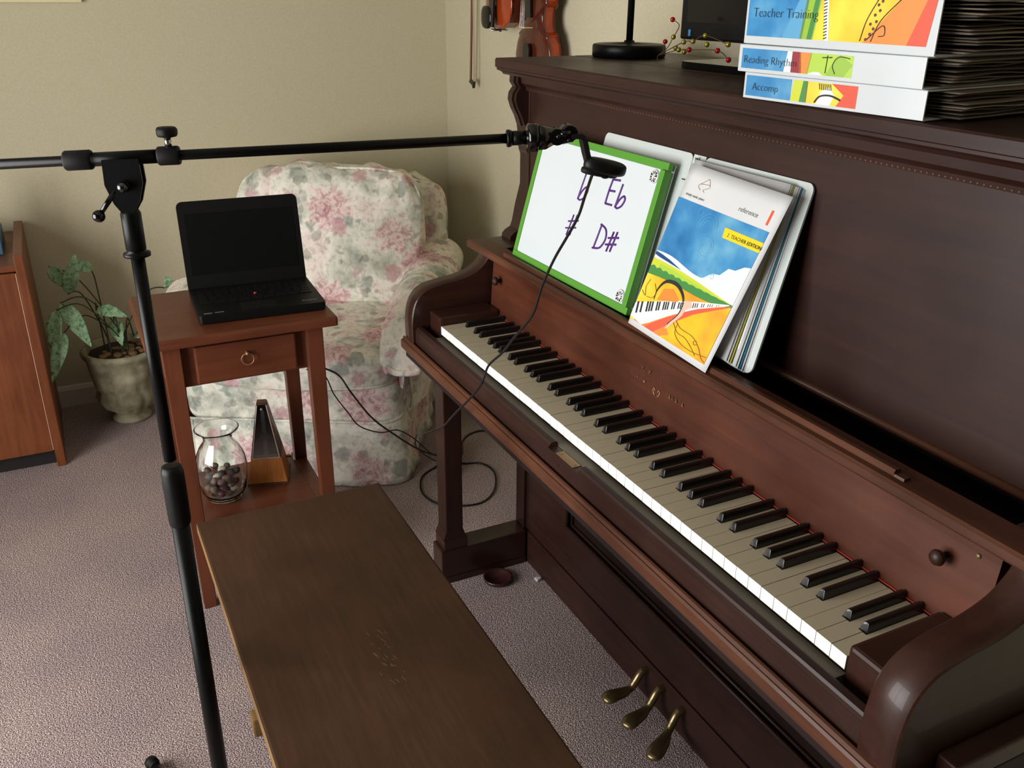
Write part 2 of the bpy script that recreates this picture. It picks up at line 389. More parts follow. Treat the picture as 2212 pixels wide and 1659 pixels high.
def text(name, s, size, m, parent, mat4, extrude=0.0002, thin=0.0, space=1.0, shear=0.0, align='LEFT'):
    cu = bpy.data.curves.new(name, 'FONT'); cu.body = s; cu.size = size; cu.extrude = extrude; cu.offset = thin; cu.space_character = space; cu.shear = shear; cu.align_x = align
    cu.resolution_u = 3
    o = bpy.data.objects.new(name+'_tmp', cu); COL.objects.link(o)
    dg = bpy.context.evaluated_depsgraph_get(); me = bpy.data.meshes.new_from_object(o.evaluated_get(dg))
    bpy.data.objects.remove(o); bpy.data.curves.remove(cu)
    me.transform(mat4); me.materials.clear(); me.materials.append(m)
    n = bpy.data.objects.new(name, me); COL.objects.link(n); n.parent = parent
    return n
def catmull(pts, n=8):
    pts = [Vector(p) for p in pts]; out = []
    for i in range(len(pts)-1):
        p0 = pts[max(i-1, 0)]; p1 = pts[i]; p2 = pts[i+1]; p3 = pts[min(i+2, len(pts)-1)]
        for k in range(n):
            t = k/n
            out.append(0.5*((2*p1)+(-p0+p2)*t+(2*p0-5*p1+4*p2-p3)*t*t+(-p0+3*p1-3*p2+p3)*t**3))
    out.append(pts[-1]); return out

# ---------------------------------------------------------------- the room
XL, XR, YB, YF, ZC = -1.68, 5.2, 0.72, -2.10, 2.44
WX0, WX1, WZ0, WZ1 = -0.30, 1.42, 0.35, 1.81
k = MB(); k.box((XL-0.1, YF-0.1, -0.1), (XR+0.1, YB+0.1, 0)); struct('floor', k, CARPET)
k = MB(); k.box((XL-0.1, YF-0.1, ZC), (XR+0.1, YB+0.1, ZC+0.1)); struct('ceiling', k, CEIL)
k = MB(); k.box((XL-0.1, YF-0.1, 0), (XL, YB+0.1, ZC)); struct('wall_left', k, WALL)
k = MB(); k.box((XL, YB, 0), (XR, YB+0.1, ZC)); struct('wall_back', k, WALL)
k = MB()
k.box((XR, YF, 0), (XR+0.1, YB, ZC))
struct('wall_right', k, WALL_D)
k = MB()
k.box((XL, YF-0.1, 0), (WX0, YF, ZC)); k.box((WX1, YF-0.1, 0), (XR, YF, ZC)); k.box((WX0, YF-0.1, 0), (WX1, YF, WZ0)); k.box((WX0, YF-0.1, WZ1), (WX1, YF, ZC))
struct('wall_front', k, WALL_D)
def window(name, axis, fixed, a0, a1, z0, z1):
    f = MB()
    def bx(u0, u1, v0, v1, t=0.05):
        if axis == 0: f.box((u0, fixed-t/2, v0), (u1, fixed+t/2, v1))
        else: f.box((fixed-t/2, u0, v0), (fixed+t/2, u1, v1))
    e = 0.05; mid = (a0+a1)/2
    bx(a0, a0+e, z0, z1); bx(a1-e, a1, z0, z1); bx(a0+e, a1-e, z0, z0+e); bx(a0+e, a1-e, z1-e, z1); bx(mid-0.02, mid+0.02, z0+e, z1-e)
    o = struct(name, f, TRIM)
    p = MB()
    if axis == 0: p.box((a0+e, fixed-0.003, z0+e), (a1-e, fixed+0.003, z1-e))
    else: p.box((fixed-0.003, a0+e, z0+e), (fixed+0.003, a1-e, z1-e))
    p.build('pane', PANE, o)
window('window_1', 0, YF-0.05, WX0, WX1, WZ0, WZ1)
bp_ = [(0, 0), (0.012, 0), (0.012, 0.062), (0.006, 0.075), (0, 0.078)]
k = MB(); k.prism([(XL+u, v) for u, v in bp_], 1, YF, YB); struct('baseboard_left', k, TRIM)
k = MB(); k.prism([(YB-u, v) for u, v in bp_], 0, XL+0.012, XR); struct('baseboard_back', k, TRIM)

# ---------------------------------------------------------------- piano (x along the keys, y into the wall, z up)
P = thing('upright_piano', 'old dark mahogany upright piano with ivory keys and carved top bracket', 'piano', (0.59, 0.4, 0))
P_INV = Matrix.Translation((-0.59, -0.4, 0))
_link_children = []
def part(name, mb, m, parent=None, label=None):
    o = mb.build(name, m)
    o.data.transform(P_INV); o.parent = parent or P
    if label: o['label'] = label
    return o
PX0, PX1 = -0.14, 1.32
PB = 0.665
for nm, xa, xb in (('side_panel', PX0, PX0+0.045), ('side_panel', PX1-0.045, PX1)):
    k = MB(); k.box((xa, 0.258, 0.0), (xb, PB, 1.236), bev=0.002); part(nm, k, PIANO_Z)
# flared foot of the corner post on the arm shelf and carved bracket under the lid
for xa, xb in ((PX0, PX0+0.045), (PX1-0.045, PX1)):
    k = MB()
    prof = [(0.259, 1.0), (0.247, 0.955), (0.239, 0.915), (0.234, 0.902), (0.222, 0.896), (0.214, 0.888), (0.212, 0.876), (0.262, 0.874), (0.262, 1.0)]
    k.prism(prof, 0, xa, xb); part('post_foot', k, PIANO_Z)
    k = MB()
    prof = [(0.262, 1.236), (0.232, 1.236), (0.231, 1.222), (0.238, 1.212), (0.229, 1.200), (0.227, 1.186), (0.233, 1.168), (0.243, 1.150), (0.250, 1.13), (0.252, 1.115), (0.249, 1.112), (0.251, 1.10), (0.256, 1.075), (0.262, 1.06)]
    k.prism(prof, 0, xa-0.002, xb-0.006)
    k.prism([(y-0.004 if y < 0.26 else y, z) for y, z in prof[:9]] + [(0.262, 1.13)], 0, xa+0.010, xb-0.018)
    part('carved_bracket', k, PIANO_Z)
# back with frame
k = MB(); k.box((PX0+0.045, PB-0.03, 0.03), (PX1-0.045, PB, 1.236)); part('back_board', k, PIANO_DARK)
# lid: front leaf with stepped moulding, hinge line, rear leaf
k = MB()
prof = [(0.403, 1.270), (0.209, 1.270), (0.206, 1.267), (0.206, 1.252), (0.210, 1.250), (0.210, 1.246), (0.222, 1.241), (0.226, 1.236), (0.236, 1.235), (0.403, 1.235)]
k.prism(prof, 0, PX0-0.022, PX1+0.022)
part('lid', k, PIANO)
k = MB(); k.box((PX0-0.022, 0.405, 1.236), (PX1+0.022, PB+0.012, 1.2705), bev=0.002); part('rear_lid', k, PIANO)
k = MB(); k.tube([(PX0-0.01, 0.404, 1.2668), (PX1+0.01, 0.404, 1.2668)], 0.0030, n=8); part('hinge', k, PIANO_EDGE)
# cornice moulding under the lid with a row of small beads
k = MB()
k.prism([(0.262, 1.235), (0.235, 1.235), (0.237, 1.222), (0.247, 1.214), (0.249, 1.206), (0.262, 1.204)], 0, PX0+0.045, PX1-0.045)
part('cornice', k, PIANO)
k = MB()
for i in range(150):
    k.ball((PX0+0.055+i*0.0088, 0.2505, 1.2085), 0.0030, seg=6)
o = part('bead_row', k, PIANO_EDGE); o['kind'] = 'stuff'
# upper front panel and the lighter half-round on its lower edge
k = MB(); k.box((PX0+0.045, 0.26, 0.872), (PX1-0.045, 0.278, 1.205), bev=0.0015); part('upper_panel', k, PIANO)
k = MB(); k.tube([(PX0+0.046, 0.2605, 0.868), (PX1-0.046, 0.2605, 0.868)], 0.0062, n=12); part('panel_bead', k, PIANO_EDGE)
k = MB(); k.box((PX0+0.045, 0.29, 0.70), (PX1-0.045, 0.30, 0.9)); part('inner_board', k, PIANO_DARK)
# trough behind the fallboard
k = MB(); k.box((PX0+0.045, 0.172, 0.80), (PX1-0.045, 0.29, 0.812)); part('trough', k, PIANO_DARK)
# fallboard (slightly curved face), lip, music ledge
k = MB()
FX0, FX1 = -0.05, 1.232
k.prism([(0.1418, 0.739), (0.1435, 0.76), (0.146, 0.80), (0.149, 0.84), (0.150, 0.864), (0.168, 0.864), (0.166, 0.80), (0.160, 0.739)], 0, FX0, FX1)
fall = part('fallboard', k, PIANO_RED)
k = MB()
k.prism([(0.128, 0.863), (0.126, 0.866), (0.126, 0.876), (0.130, 0.8795), (0.175, 0.8795), (0.175, 0.863)], 0, PX0-0.004, PX1+0.004)
part('fallboard_lip', k, PIANO_EDGE)
k = MB(); k.box((PX0, 0.175, 0.863), (PX0+0.10, 0.258, 0.8795)); k.box((PX1-0.10, 0.175, 0.863), (PX1, 0.258, 0.8795)); part('arm_shelf', k, PIANO_Y)
k = MB(); k.prism([(0.139, 0.8797), (0.139, 0.885), (0.141, 0.888), (0.148, 0.888), (0.151, 0.885), (0.151, 0.8797)], 0, 0.02, 1.085)
k.prism([(0.139, 0.8797), (0.140, 0.883), (0.150, 0.883), (0.151, 0.8797)], 0, 1.085, 1.10); part('music_ledge', k, PIANO_EDGE)
k = MB(); k.box((FX0, 0.1398, 0.7368), (FX1, 0.1415, 0.7388)); part('felt_strip', k, FELT)
for x in (-0.006, 1.168):
    k = MB(); k.lathe([(0.004, 0), (0.004, 0.008), (0.0085, 0.010), (0.010, 0.014), (0.0085, 0.018), (0.004, 0.0205), (0.0001, 0.021)], c=(x, 0.1465, 0.818), n=18, mat4=Matrix.Rotation(radians(90), 4, 'X'))
    part('fallboard_knob', k, PIANO)
k = MB(); k.lathe([(0.003, 0), (0.003, 0.0015), (0.0001, 0.002)], c=(1.205, 0.1487, 0.838), n=12, mat4=Matrix.Rotation(radians(90), 4, 'X')); part('screw', k, BRASS_D)
# worn gilt lettering on the fallboard
GILT = mat('worn_gilt', srgb(150, 112, 84), 0.5, metal=0.3)
def fb(x, z): return Matrix.Translation((x-0.59, 0.1425+(z-0.75)*0.06-0.4-0.0012, z)) @ Matrix.Rotation(radians(90-3.4), 4, 'X')
text('maker_lettering', 'BELL', 0.024, GILT, fall, fb(0.548, 0.806), thin=-0.0011, space=1.5)
text('maker_lettering', 'GUELPH', 0.011, GILT, fall, fb(0.520, 0.795), thin=-0.0006, space=1.15)
text('maker_lettering', 'CANADA', 0.011, GILT, fall, fb(0.622, 0.795), thin=-0.0006, space=1.15)
k = MB()
for sx in (-1, 1):
    k.tube([(0.597+sx*0.003, 0.1448, 0.792), (0.597+sx*0.007, 0.1448, 0.797), (0.597+sx*0.010, 0.1449, 0.793), (0.597+sx*0.007, 0.1446, 0.787), (0.597+sx*0.003, 0.1444, 0.785)], 0.0014, n=6)
part('maker_crest', k, GILT, fall)
# keybed, front moulding, key slip
k = MB(); k.box((PX0, -0.034, 0.622), (PX1, 0.258, 0.664), bev=0.002); part('keybed', k, PIANO_DARK)
k = MB()
k.prism([(-0.034, 0.650), (-0.050, 0.652), (-0.0515, 0.656), (-0.0515, 0.670), (-0.049, 0.6735), (-0.047, 0.6735), (-0.0455, 0.679), (-0.042, 0.680), (-0.040, 0.676), (-0.034, 0.674)], 0, PX0+0.02, PX1-0.02)
part('keybed_moulding', k, PIANO_EDGE)
k = MB()
SX0, SX1 = -0.064, 1.244
k.box((SX0, -0.036, 0.664), (SX1, -0.018, 0.708))
k.prism([(-0.036, 0.708), (-0.0365, 0.710), (-0.033, 0.713), (-0.031, 0.7165), (-0.022, 0.7175), (-0.018, 0.715), (-0.018, 0.708)], 0, SX0, 0.556)
k.prism([(-0.036, 0.708), (-0.0365, 0.710), (-0.033, 0.713), (-0.031, 0.7165), (-0.022, 0.7175), (-0.018, 0.715), (-0.018, 0.708)], 0, 0.652, SX1)
slip = part('key_slip', k, PIANO)
k = MB(); k.box((0.578, -0.034, 0.7078), (0.634, -0.019, 0.7092), bev=0.0004); k.cyl((0.585, -0.0265, 0.7092), (0.585, -0.0265, 0.7100), 0.002, n=8); k.cyl((0.627, -0.0265, 0.7092), (0.627, -0.0265, 0.7100), 0.002, n=8); part('lock_plate', k, BRASS_D, slip)
k = MB(); k.cyl((0.592, -0.0365, 0.692), (0.592, -0.0358, 0.692), 0.0028, n=10); part('keyhole', k, PIANO_DARK, slip)
k = MB(); k.box((0.0, 0.004, 0.664), (1.18, 0.14, 0.714)); part('key_frame', k, PIANO_DARK)
k = MB(); k.box((0.0, -0.0175, 0.69), (1.18, 0.0035, 0.7095)); part('front_rail', k, mat('rail_felt', srgb(104, 98, 86), 0.9))
# arms (scrolled cheeks)
top = catmull([(0, -0.0415, 0.672), (0, -0.043, 0.70), (0, -0.042, 0.735), (0, -0.033, 0.772), (0, -0.010, 0.797), (0, 0.030, 0.808), (0, 0.075, 0.814), (0, 0.112, 0.826), (0, 0.136, 0.845), (0, 0.146, 0.8635)], 5)
prof = [(p.y, p.z) for p in top] + [(0.258, 0.8635), (0.258, 0.664), (-0.034, 0.664)]
for xa, xb in ((-0.113, -0.0655), (1.2455, 1.293)):
    k = MB(); k.prism(prof, 0, xa, xb)
    o = part('cheek_arm', k, PIANO_Y)
    for p in o.data.polygons: p.use_smooth = abs(p.normal.x) < 0.5
    o.modifiers.new('edge', 'BEVEL').width = 0.002
    o.modifiers['edge'].limit_method = 'ANGLE'
for xa, xb in ((-0.0645, -0.0012), (1.1812, 1.2445)):
    k = MB(); k.box((xa, -0.001, 0.664), (xb, 0.141, 0.752), bev=0.005); part('key_block', k, PIANO_Y)
# outer shelf below the arms (side of the keybed)
for xa, xb in ((PX0, -0.114), (1.294, PX1)):
    k = MB(); k.box((xa, 0.02, 0.664), (xb, 0.258, 0.69), bev=0.003); part('keybed_shoulder', k, PIANO_Y)
# keys
KW = 0.0236; OFF = {0: 0.0018, 2: -0.0018, 3: 0.0018, 5: -0.0022, 6: 0.0}
sharps = {}
for i in range(49):
    n = i % 7
    if n in (0, 2, 3, 5, 6): sharps[i+1] = (i+1)*KW + OFF[n]
HSW = 0.0056
ZT, ZK0 = 0.735, 0.7165
for i in range(50):
    x0, x1 = i*KW+0.0004, (i+1)*KW-0.0004
    tl = sharps[i]+HSW+0.0006 if i in sharps else x0
    tr = sharps[i+1]-HSW-0.0006 if (i+1) in sharps else x1
    k = MB()
    dz = random.uniform(-0.0004, 0.0003)
    prof = [(x0, 0.0), (x1, 0.0), (x1, 0.047), (tr, 0.047), (tr, 0.1395), (tl, 0.1395), (tl, 0.047), (x0, 0.047)]
    pp = [p for j, p in enumerate(prof) if j == 0 or (abs(p[0]-prof[j-1][0])+abs(p[1]-prof[j-1][1])) > 1e-5]
    k.prism(pp, 2, ZK0+dz, ZT+dz)
    o = part('white_key', k, [IVORY, IVORY_F])
    for p in o.data.polygons:
        if p.normal.y < -0.9 and p.center.y < -0.39: p.material_index = 1
for b, xc in sharps.items():
    k = MB()
    y0, y1 = 0.0475, 0.139; h = 0.0122
    sec = []
    for a in range(9):
        th = pi*a/8; q = HSW-0.0004
        sec.append((xc+(HSW-0.0012)*math.copysign(abs(cos(th))**0.55, cos(th)) if a not in (0, 8) else xc+q*(1 if a == 0 else -1), ZT+0.002+(h-0.002)*sin(th)**0.6))
    sec = [(xc-HSW, ZK0), (xc+HSW, ZK0), (xc+HSW, ZT+0.001)]+sec[1:-1]+[(xc-HSW, ZT+0.001)]
    rings = []
    for y, sc in ((y0, 1.0), (y1, 1.0)):
        rings.append([k.bm.verts.new((x, y+(0.0042*max(0, z-ZT)/h if y == y0 else 0), z)) for x, z in sec])
    n_ = len(sec)
    k.bm.faces.new(rings[0]); k.bm.faces.new(rings[1][::-1])
    for a in range(n_): k.bm.faces.new([rings[0][a], rings[0][(a+1) % n_], rings[1][(a+1) % n_], rings[1][a]])
    o = part('black_key', k, EBONY)
    md = o.modifiers.new('edge', 'BEVEL'); md.width = 0.0008; md.segments = 2; md.limit_method = 'ANGLE'; md.angle_limit = radians(50)
# lower front: stiles, sunk panel, kickboard
k = MB()
x0, x1 = PX0+0.045, PX1-0.045; zl, zh = 0.097, 0.622
sx0, sx1, sz0, sz1 = 0.112, 1.068, 0.215, 0.56
for a, b in (((x0, 0.266, zl), (sx0, 0.286, zh)), ((sx1, 0.266, zl), (x1, 0.286, zh)), ((sx0, 0.266, zl), (sx1, 0.286, sz0)), ((sx0, 0.266, sz1), (sx1, 0.286, zh))): k.box(a, b)
part('lower_frame', k, PIANO)
k = MB(); k.box((sx0, 0.282, sz0), (sx1, 0.292, sz1))
part('sunk_panel', k, PIANO_DARK)
k = MB()
for (a, b) in (((sx0, sz0), (sx1, sz0)), ((sx1, sz0), (sx1, sz1)), ((sx1, sz1), (sx0, sz1)), ((sx0, sz1), (sx0, sz0))):
    k.tube([(a[0], 0.2685, a[1]), (b[0], 0.2685, b[1])], 0.005, n=8); k.tube([(a[0]*0.985+0.009, 0.279, a[1]*0.96+0.0155), (b[0]*0.985+0.009, 0.279, b[1]*0.96+0.0155)], 0.004, n=8)
part('panel_moulding', k, PIANO)
k = MB(); k.box((x0, 0.2625, 0.0), (x1, 0.286, 0.094), bev=0.002); part('kickboard', k, PIANO)
# legs and toe blocks
for xa, xb in ((-0.1375, -0.079), (1.259, 1.3175)):
    xm = (xa+xb)/2
    k = MB()
    k.box((xm-0.0265, 0.033, 0.150), (xm+0.0265, 0.079, 0.622), bev=0.0025)
    k.taper((xm, 0.056, 0.128), (0.0285, 0.032), (xm, 0.056, 0.152), (0.0265, 0.023), bev=0.001)
    part('leg', k, PIANO_Z)
    k = MB()
    k.box((xa, 0.026, 0.100), (xb, 0.090, 0.129), bev=0.002)
    k.box((xa-0.001, 0.018, 0.02), (xb+0.001, 0.2575, 0.099), bev=0.003)
    k.box((xa-0.001, 0.028, 0.0), (xb+0.001, 0.2575, 0.019))
    part('toe_block', k, PIANO_Y)
# pedals: swan-necked brass levers
for x, tw in ((0.480, 0.012), (0.542, 0.030), (0.612, 0.052)):
    k = MB()
    pts = catmull([(x, 0.30, 0.066), (x, 0.262, 0.070), (x, 0.248, 0.067), (x+tw*0.05, 0.234, 0.048), (x+tw*0.15, 0.222, 0.036), (x+tw*0.45, 0.200, 0.036), (x+tw*0.8, 0.172, 0.042), (x+tw*1.1, 0.148, 0.040)], 7)
    n = len(pts); rings = []
    for j, p in enumerate(pts):
        t = j/(n-1)
        wd = 0.0085 if t < 0.6 else 0.0085+0.0095*math.sin(min(1, (t-0.6)/0.30)*pi/2)
        if t > 0.88: wd *= math.sqrt(max(0.0, 1-((t-0.88)/0.122)**2))
        hh = 0.0085 if t < 0.6 else 0.0080
        if t > 0.90: hh *= math.sqrt(max(0.02, 1-((t-0.90)/0.102)**2))
        d = (pts[min(j+1, n-1)]-pts[max(j-1, 0)]).normalized(); sd = Vector((0, 0, 1)).cross(d) if abs(d.z) < 0.9 else Vector((1, 0, 0)); sd = Vector((abs(sd.x), sd.y if sd.x >= 0 else -sd.y, 0)).normalized(); up = sd.cross(d)
        rings.append([k.bm.verts.new(p+sd*wd*cos(2*pi*q/16)+up*hh*sin(2*pi*q/16)) for q in range(16)])
    for a, b in zip(rings, rings[1:]):
        for q in range(16):
            f = k.bm.faces.new([a[q], a[(q+1) % 16], b[(q+1) % 16], b[q]]); f.smooth = True
    k.bm.faces.new(rings[0]); k.bm.faces.new(rings[-1])
    part('pedal', k, BRASS)
k = MB(); k.prism([(0.7045, 1.210), (0.7065, 1.207), (0.7085, 1.2135), (0.7065, 1.2145)], 1, 0.2594, 0.2599); part('chipped_spot', k, mat('bare_chip', srgb(190, 140, 130), 0.7))

# small chip of white paint on the panel is wear; a scrap and a caster cup lie on the carpet
k = MB(); k.prism([(-0.006, -0.006), (0.008, -0.004), (0.004, 0.008), (-0.004, 0.005)], 2, 0.0, 0.006)
o = k.build('paper_scrap', WHITE); o.location = (0.008, 0.248, 0.001); tag(o, 'tiny white scrap on the carpet against the piano kickboard', 'scrap')
k = MB(); k.lathe([(0.030, 0), (0.036, 0.003), (0.038, 0.012), (0.034, 0.013), (0.031, 0.006), (0.0001, 0.005)], n=28)
CUP = mat('brown_plastic', srgb(58, 30, 28), 0.3)
o = k.build('caster_cup', CUP); o.location = (-0.036, 0.155, 0.001); tag(o, 'round brown plastic caster cup on carpet beside the piano toe block', 'caster cup')

# ---------------------------------------------------------------- bench
B = thing('piano_bench', 'long worn brown wooden piano bench in front of the keyboard', 'bench', (0.66, -0.395, 0))
bx0, bx1, by0, by1, bz = 0.19-0.66, 1.13-0.66, -0.571+0.395, -0.219+0.395, 0.5
k = MB(); k.box((bx0, by0, bz-0.022), (bx1, by1, bz), bev=0.004)
seat = k.build('seat', [BENCH, BENCH_EDGE], B)
for p in seat.data.polygons:
    if p.normal.z < 0.8: p.material_index = 1
k = MB(); k.box((bx0+0.012, by0+0.11, bz-0.10), (bx0+0.0495, by1-0.11, bz-0.0225)); k.box((bx1-0.0495, by0+0.11, bz-0.10), (bx1-0.012, by1-0.11, bz-0.0225)); k.box((bx0+0.05, by0+0.035, bz-0.10), (bx1-0.05, by0+0.053, bz-0.0225)); k.box((bx0+0.05, by1-0.053, bz-0.10), (bx1-0.05, by1-0.035, bz-0.0225))
k.box((bx0+0.05, by0+0.0535, bz-0.10), (bx0+0.068, by1-0.0535, bz-0.0225)); k.box((bx1-0.068, by0+0.0535, bz-0.10), (bx1-0.05, by1-0.0535, bz-0.0225)); k.build('apron', BENCH, B)
for xa in (bx0+0.012, bx1-0.046):
    k = MB(); k.box((xa, by0+0.046, 0.0), (xa+0.034, by1-0.046, 0.045), bev=0.004); k.build('foot', BENCH_EDGE, B)
    k = MB(); k.box((xa+0.004, by0+0.11, 0.0455), (xa+0.030, by1-0.11, bz-0.1005), bev=0.002); k.build('leg', BENCH, B)
# scuffs
SCUFF = mat('scuffed_varnish', srgb(140, 112, 84), 0.7)
k = MB()
for i in range(26):
    a = random.gauss(0, 0.035); b = random.gauss(0, 0.012); x = 0.03+a; y = 0.02+b; l = random.uniform(0.004, 0.014)
    k.quad([(x, y, bz+0.0002), (x+l, y+l*0.35, bz+0.0002), (x+l, y+l*0.35+0.0005, bz+0.0002), (x, y+0.0007, bz+0.0002)])
o = k.build('scratches', SCUFF, B); o['kind'] = 'stuff'

# ---------------------------------------------------------------- side table
T = thing('side_table', 'reddish wooden side table with one drawer and a low shelf', 'table', (-0.398, -0.377, 0))
ox, oy = -0.398, -0.377
tz = 0.712
k = MB()
ty0, ty1, tx0, tx1 = -0.588-oy, -0.166-oy, -0.578-ox, -0.220-ox
k.box((tx0, ty0, tz-0.023), (tx1, ty1, tz), bev=0.006); k.build('table_top', CHERRY, T)
for sx in (0, 1):
    for sy in (0, 1):
        xf = (tx1-0.021) if sx else (tx0+0.021+0.0175); 
        xc = (-0.240-0.018-ox) if sx else (-0.558+0.018-ox); yc = (-0.553+0.019-oy) if not sy else (-0.199-0.019-oy)
        inx = -1 if sx else 1; iny = 1 if not sy else -1
        k = MB(); k.taper((xc-inx*0.003+0.0, yc-iny*0.003+(0.006 if not sy else 0), 0), (0.0145, 0.0145), (xc, yc, tz-0.0235), (0.018, 0.019), bev=0.0015); k.build('leg', CHERRY_Z, T)
k = MB()
xa, xb = -0.262-ox, -0.252-ox
k.box((xa-0.002, -0.514-oy, 0.585), (xb-0.004, -0.238-oy, tz-0.024))
k.box((-0.548-ox, -0.514-oy, 0.585), (-0.538-ox, -0.238-oy, tz-0.024))
k.box((-0.521-ox, -0.549-oy, 0.585), (-0.277-ox, -0.537-oy, tz-0.024)); k.box((-0.521-ox, -0.215-oy, 0.585), (-0.277-ox, -0.203-oy, tz-0.024)); k.build('apron', CHERRY, T)
k = MB(); k.box((-0.2555-ox, -0.488-oy, 0.592), (-0.240-ox, -0.264-oy, 0.680), bev=0.004); dr = k.build('drawer', CHERRY, T)
k = MB(); k.tube([(-0.240-ox, -0.376-oy, 0.652), (-0.232-ox, -0.376-oy, 0.652)], 0.0035, n=8); k.ball((-0.231-ox, -0.376-oy, 0.652), 0.0045)
ring = [(-0.233-ox+0.002*sin(a), -0.376-oy+0.0135*sin(a), 0.638+0.0135*cos(a)) for a in [2*pi*i/20 for i in range(20)]]
k.tube(ring, 0.0013, n=6, closed=True); k.build('ring_pull', BRASS_D, dr)
k = MB(); k.box((-0.562-ox, -0.512-oy, 0.192), (-0.228-ox, -0.238-oy, 0.210), bev=0.003); 
k.box((-0.520-ox, -0.548-oy, 0.1925), (-0.278-ox, -0.512-oy, 0.2095)); k.box((-0.520-ox, -0.238-oy, 0.1925), (-0.278-ox, -0.204-oy, 0.2095)); k.build('lower_shelf', CHERRY, T)

# ---------------------------------------------------------------- laptop
Lp = thing('laptop', 'open black laptop with a dark screen on the reddish side table', 'laptop', (-0.392, -0.315, 0.7125), radians(-2.5))
def rbox(k, x0, y0, x1, y1, z0, z1, r, mi=0, n=5, mat4=None):
    pr = []
    for cx_, cy_, a0 in ((x1-r, y1-r, 0), (x0+r, y1-r, 90), (x0+r, y0+r, 180), (x1-r, y0+r, 270)):
        for i in range(n+1):
            a = radians(a0+90*i/n); pr.append((cx_+r*cos(a), cy_+r*sin(a)))
    k.prism(pr, 2, z0, z1, mi, mat4)
k = MB(); rbox(k, -0.108, -0.1425, 0.110, 0.1425, 0.003, 0.021, 0.008)
for sx in (-0.09, 0.09):
    for sy in (-0.12, 0.12): k.cyl((sx, sy, 0), (sx, sy, 0.004), 0.007, n=10)
base = k.build('base', BLACK, Lp)
k = MB()
KC = mat('laptop_key', srgb(14, 14, 15), 0.5, spec=0.3)
rows = [(-0.078, 0.011, 14), (-0.061, 0.015, 14), (-0.043, 0.015, 14), (-0.025, 0.015, 13), (-0.007, 0.015, 12), (0.011, 0.015, 9)]
for x, hx, cnt in rows:
    wq = 0.256/cnt
    for j in range(cnt): k.box((x-0.001, -0.128+j*wq+0.001, 0.0211), (x+hx-0.001, -0.128+(j+1)*wq-0.001, 0.0228))
k.build('keyboard', KC, base)
k = MB(); k.cyl((-0.010, 0.0, 0.0225), (-0.010, 0.0, 0.0255), 0.0035, n=10); k.build('pointing_stick', mat('red_rubber', srgb(200, 50, 40), 0.6), base)
k = MB(); rbox(k, 0.045, -0.045, 0.098, 0.035, 0.0211, 0.0216, 0.004); k.build('touchpad', BLACKR, base)
tilt = Matrix.Translation((-0.104, 0, 0.019)) @ Matrix.Rotation(radians(-12), 4, 'Y')
k = MB()
pr = []
for cy_, cz_, a0 in ((0.1425-0.014, 0.210-0.014, 0), (-0.1425+0.014, 0.210-0.014, 90)):
    for i in range(7):
        a = radians(a0+90*i/6); pr.append((cy_+0.014*cos(a), cz_+0.014*sin(a)))
pr += [(-0.1425, 0.0), (0.1425, 0.0)]
k.prism(pr, 0, -0.010, 0.0, mat4=tilt); lid = k.build('screen_lid', BLACK, Lp)
k = MB(); k.box((0.0002, -0.128, 0.034), (0.001, 0.128, 0.180), mat4=tilt); k.build('screen', mat('screen_off', srgb(8, 9, 10), 0.4, spec=0.2), lid)
text('lettering', 'ThinkPad', 0.009, GREYT, base, Matrix.Translation((0.086, 0.093, 0.0212)) @ Matrix.Rotation(radians(90), 4, 'Z'))
k = MB(); k.box((0.092, -0.130, 0.0211), (0.097, -0.112, 0.0214)); k.box((0.092, -0.106, 0.0211), (0.096, -0.086, 0.0214)); k.build('sticker', GREYT, base)

# ---------------------------------------------------------------- vase with pebbles, metronome (on the low shelf)
vz = 0.2102
V = MB()
out = [(0.030, 0.0), (0.038, 0.003), (0.047, 0.022), (0.053, 0.05), (0.0545, 0.075), (0.051, 0.100), (0.042, 0.121), (0.031, 0.136), (0.0295, 0.146), (0.036, 0.158), (0.0455, 0.165)]
inn = [(r-0.0022, z) for r, z in out[::-1][:-2]] + [(0.036, 0.007), (0.0001, 0.006)]
V.lathe([(0.0001, 0.001)] + out + [(0.0462, 0.1665), (0.0445, 0.1668)] + inn, n=48)
vase = V.build('glass_vase', GLASS); vase.data.transform(Matrix.Scale(1.17, 4)); vase.location = (-0.402, -0.444, vz); tag(vase, 'clear glass vase with flared rim on the low table shelf', 'vase')
stone_cols = [mat('pebble_'+n, c, 0.5) for n, c in (('grey', srgb(96, 90, 86)), ('brown', srgb(120, 96, 80)), ('dark', srgb(52, 48, 48)), ('cream', srgb(206, 198, 180)), ('plum', srgb(100, 72, 74)))]
rnd = random.Random(3); placed = []
for layer in range(6):
    for j in range(40):
        if len(placed) >= 36: break
        z = 0.0195+layer*0.0105
        a = rnd.uniform(0, 2*pi); rad = rnd.uniform(0, 0.043)
        r = rnd.uniform(0.0085, 0.0140)
        lim = 0.044 if z < 0.03 else 0.054
        if rad+r*1.3 > lim: continue
        c = Vector((rad*cos(a), rad*sin(a), z))
        if all((c-q).length > (r+s)*0.86 for q, s in placed): placed.append((c, r))
names = [('grey', 'grey'), ('brown', 'brown'), ('dark', 'dark'), ('cream', 'cream'), ('plum', 'plum-brown')]
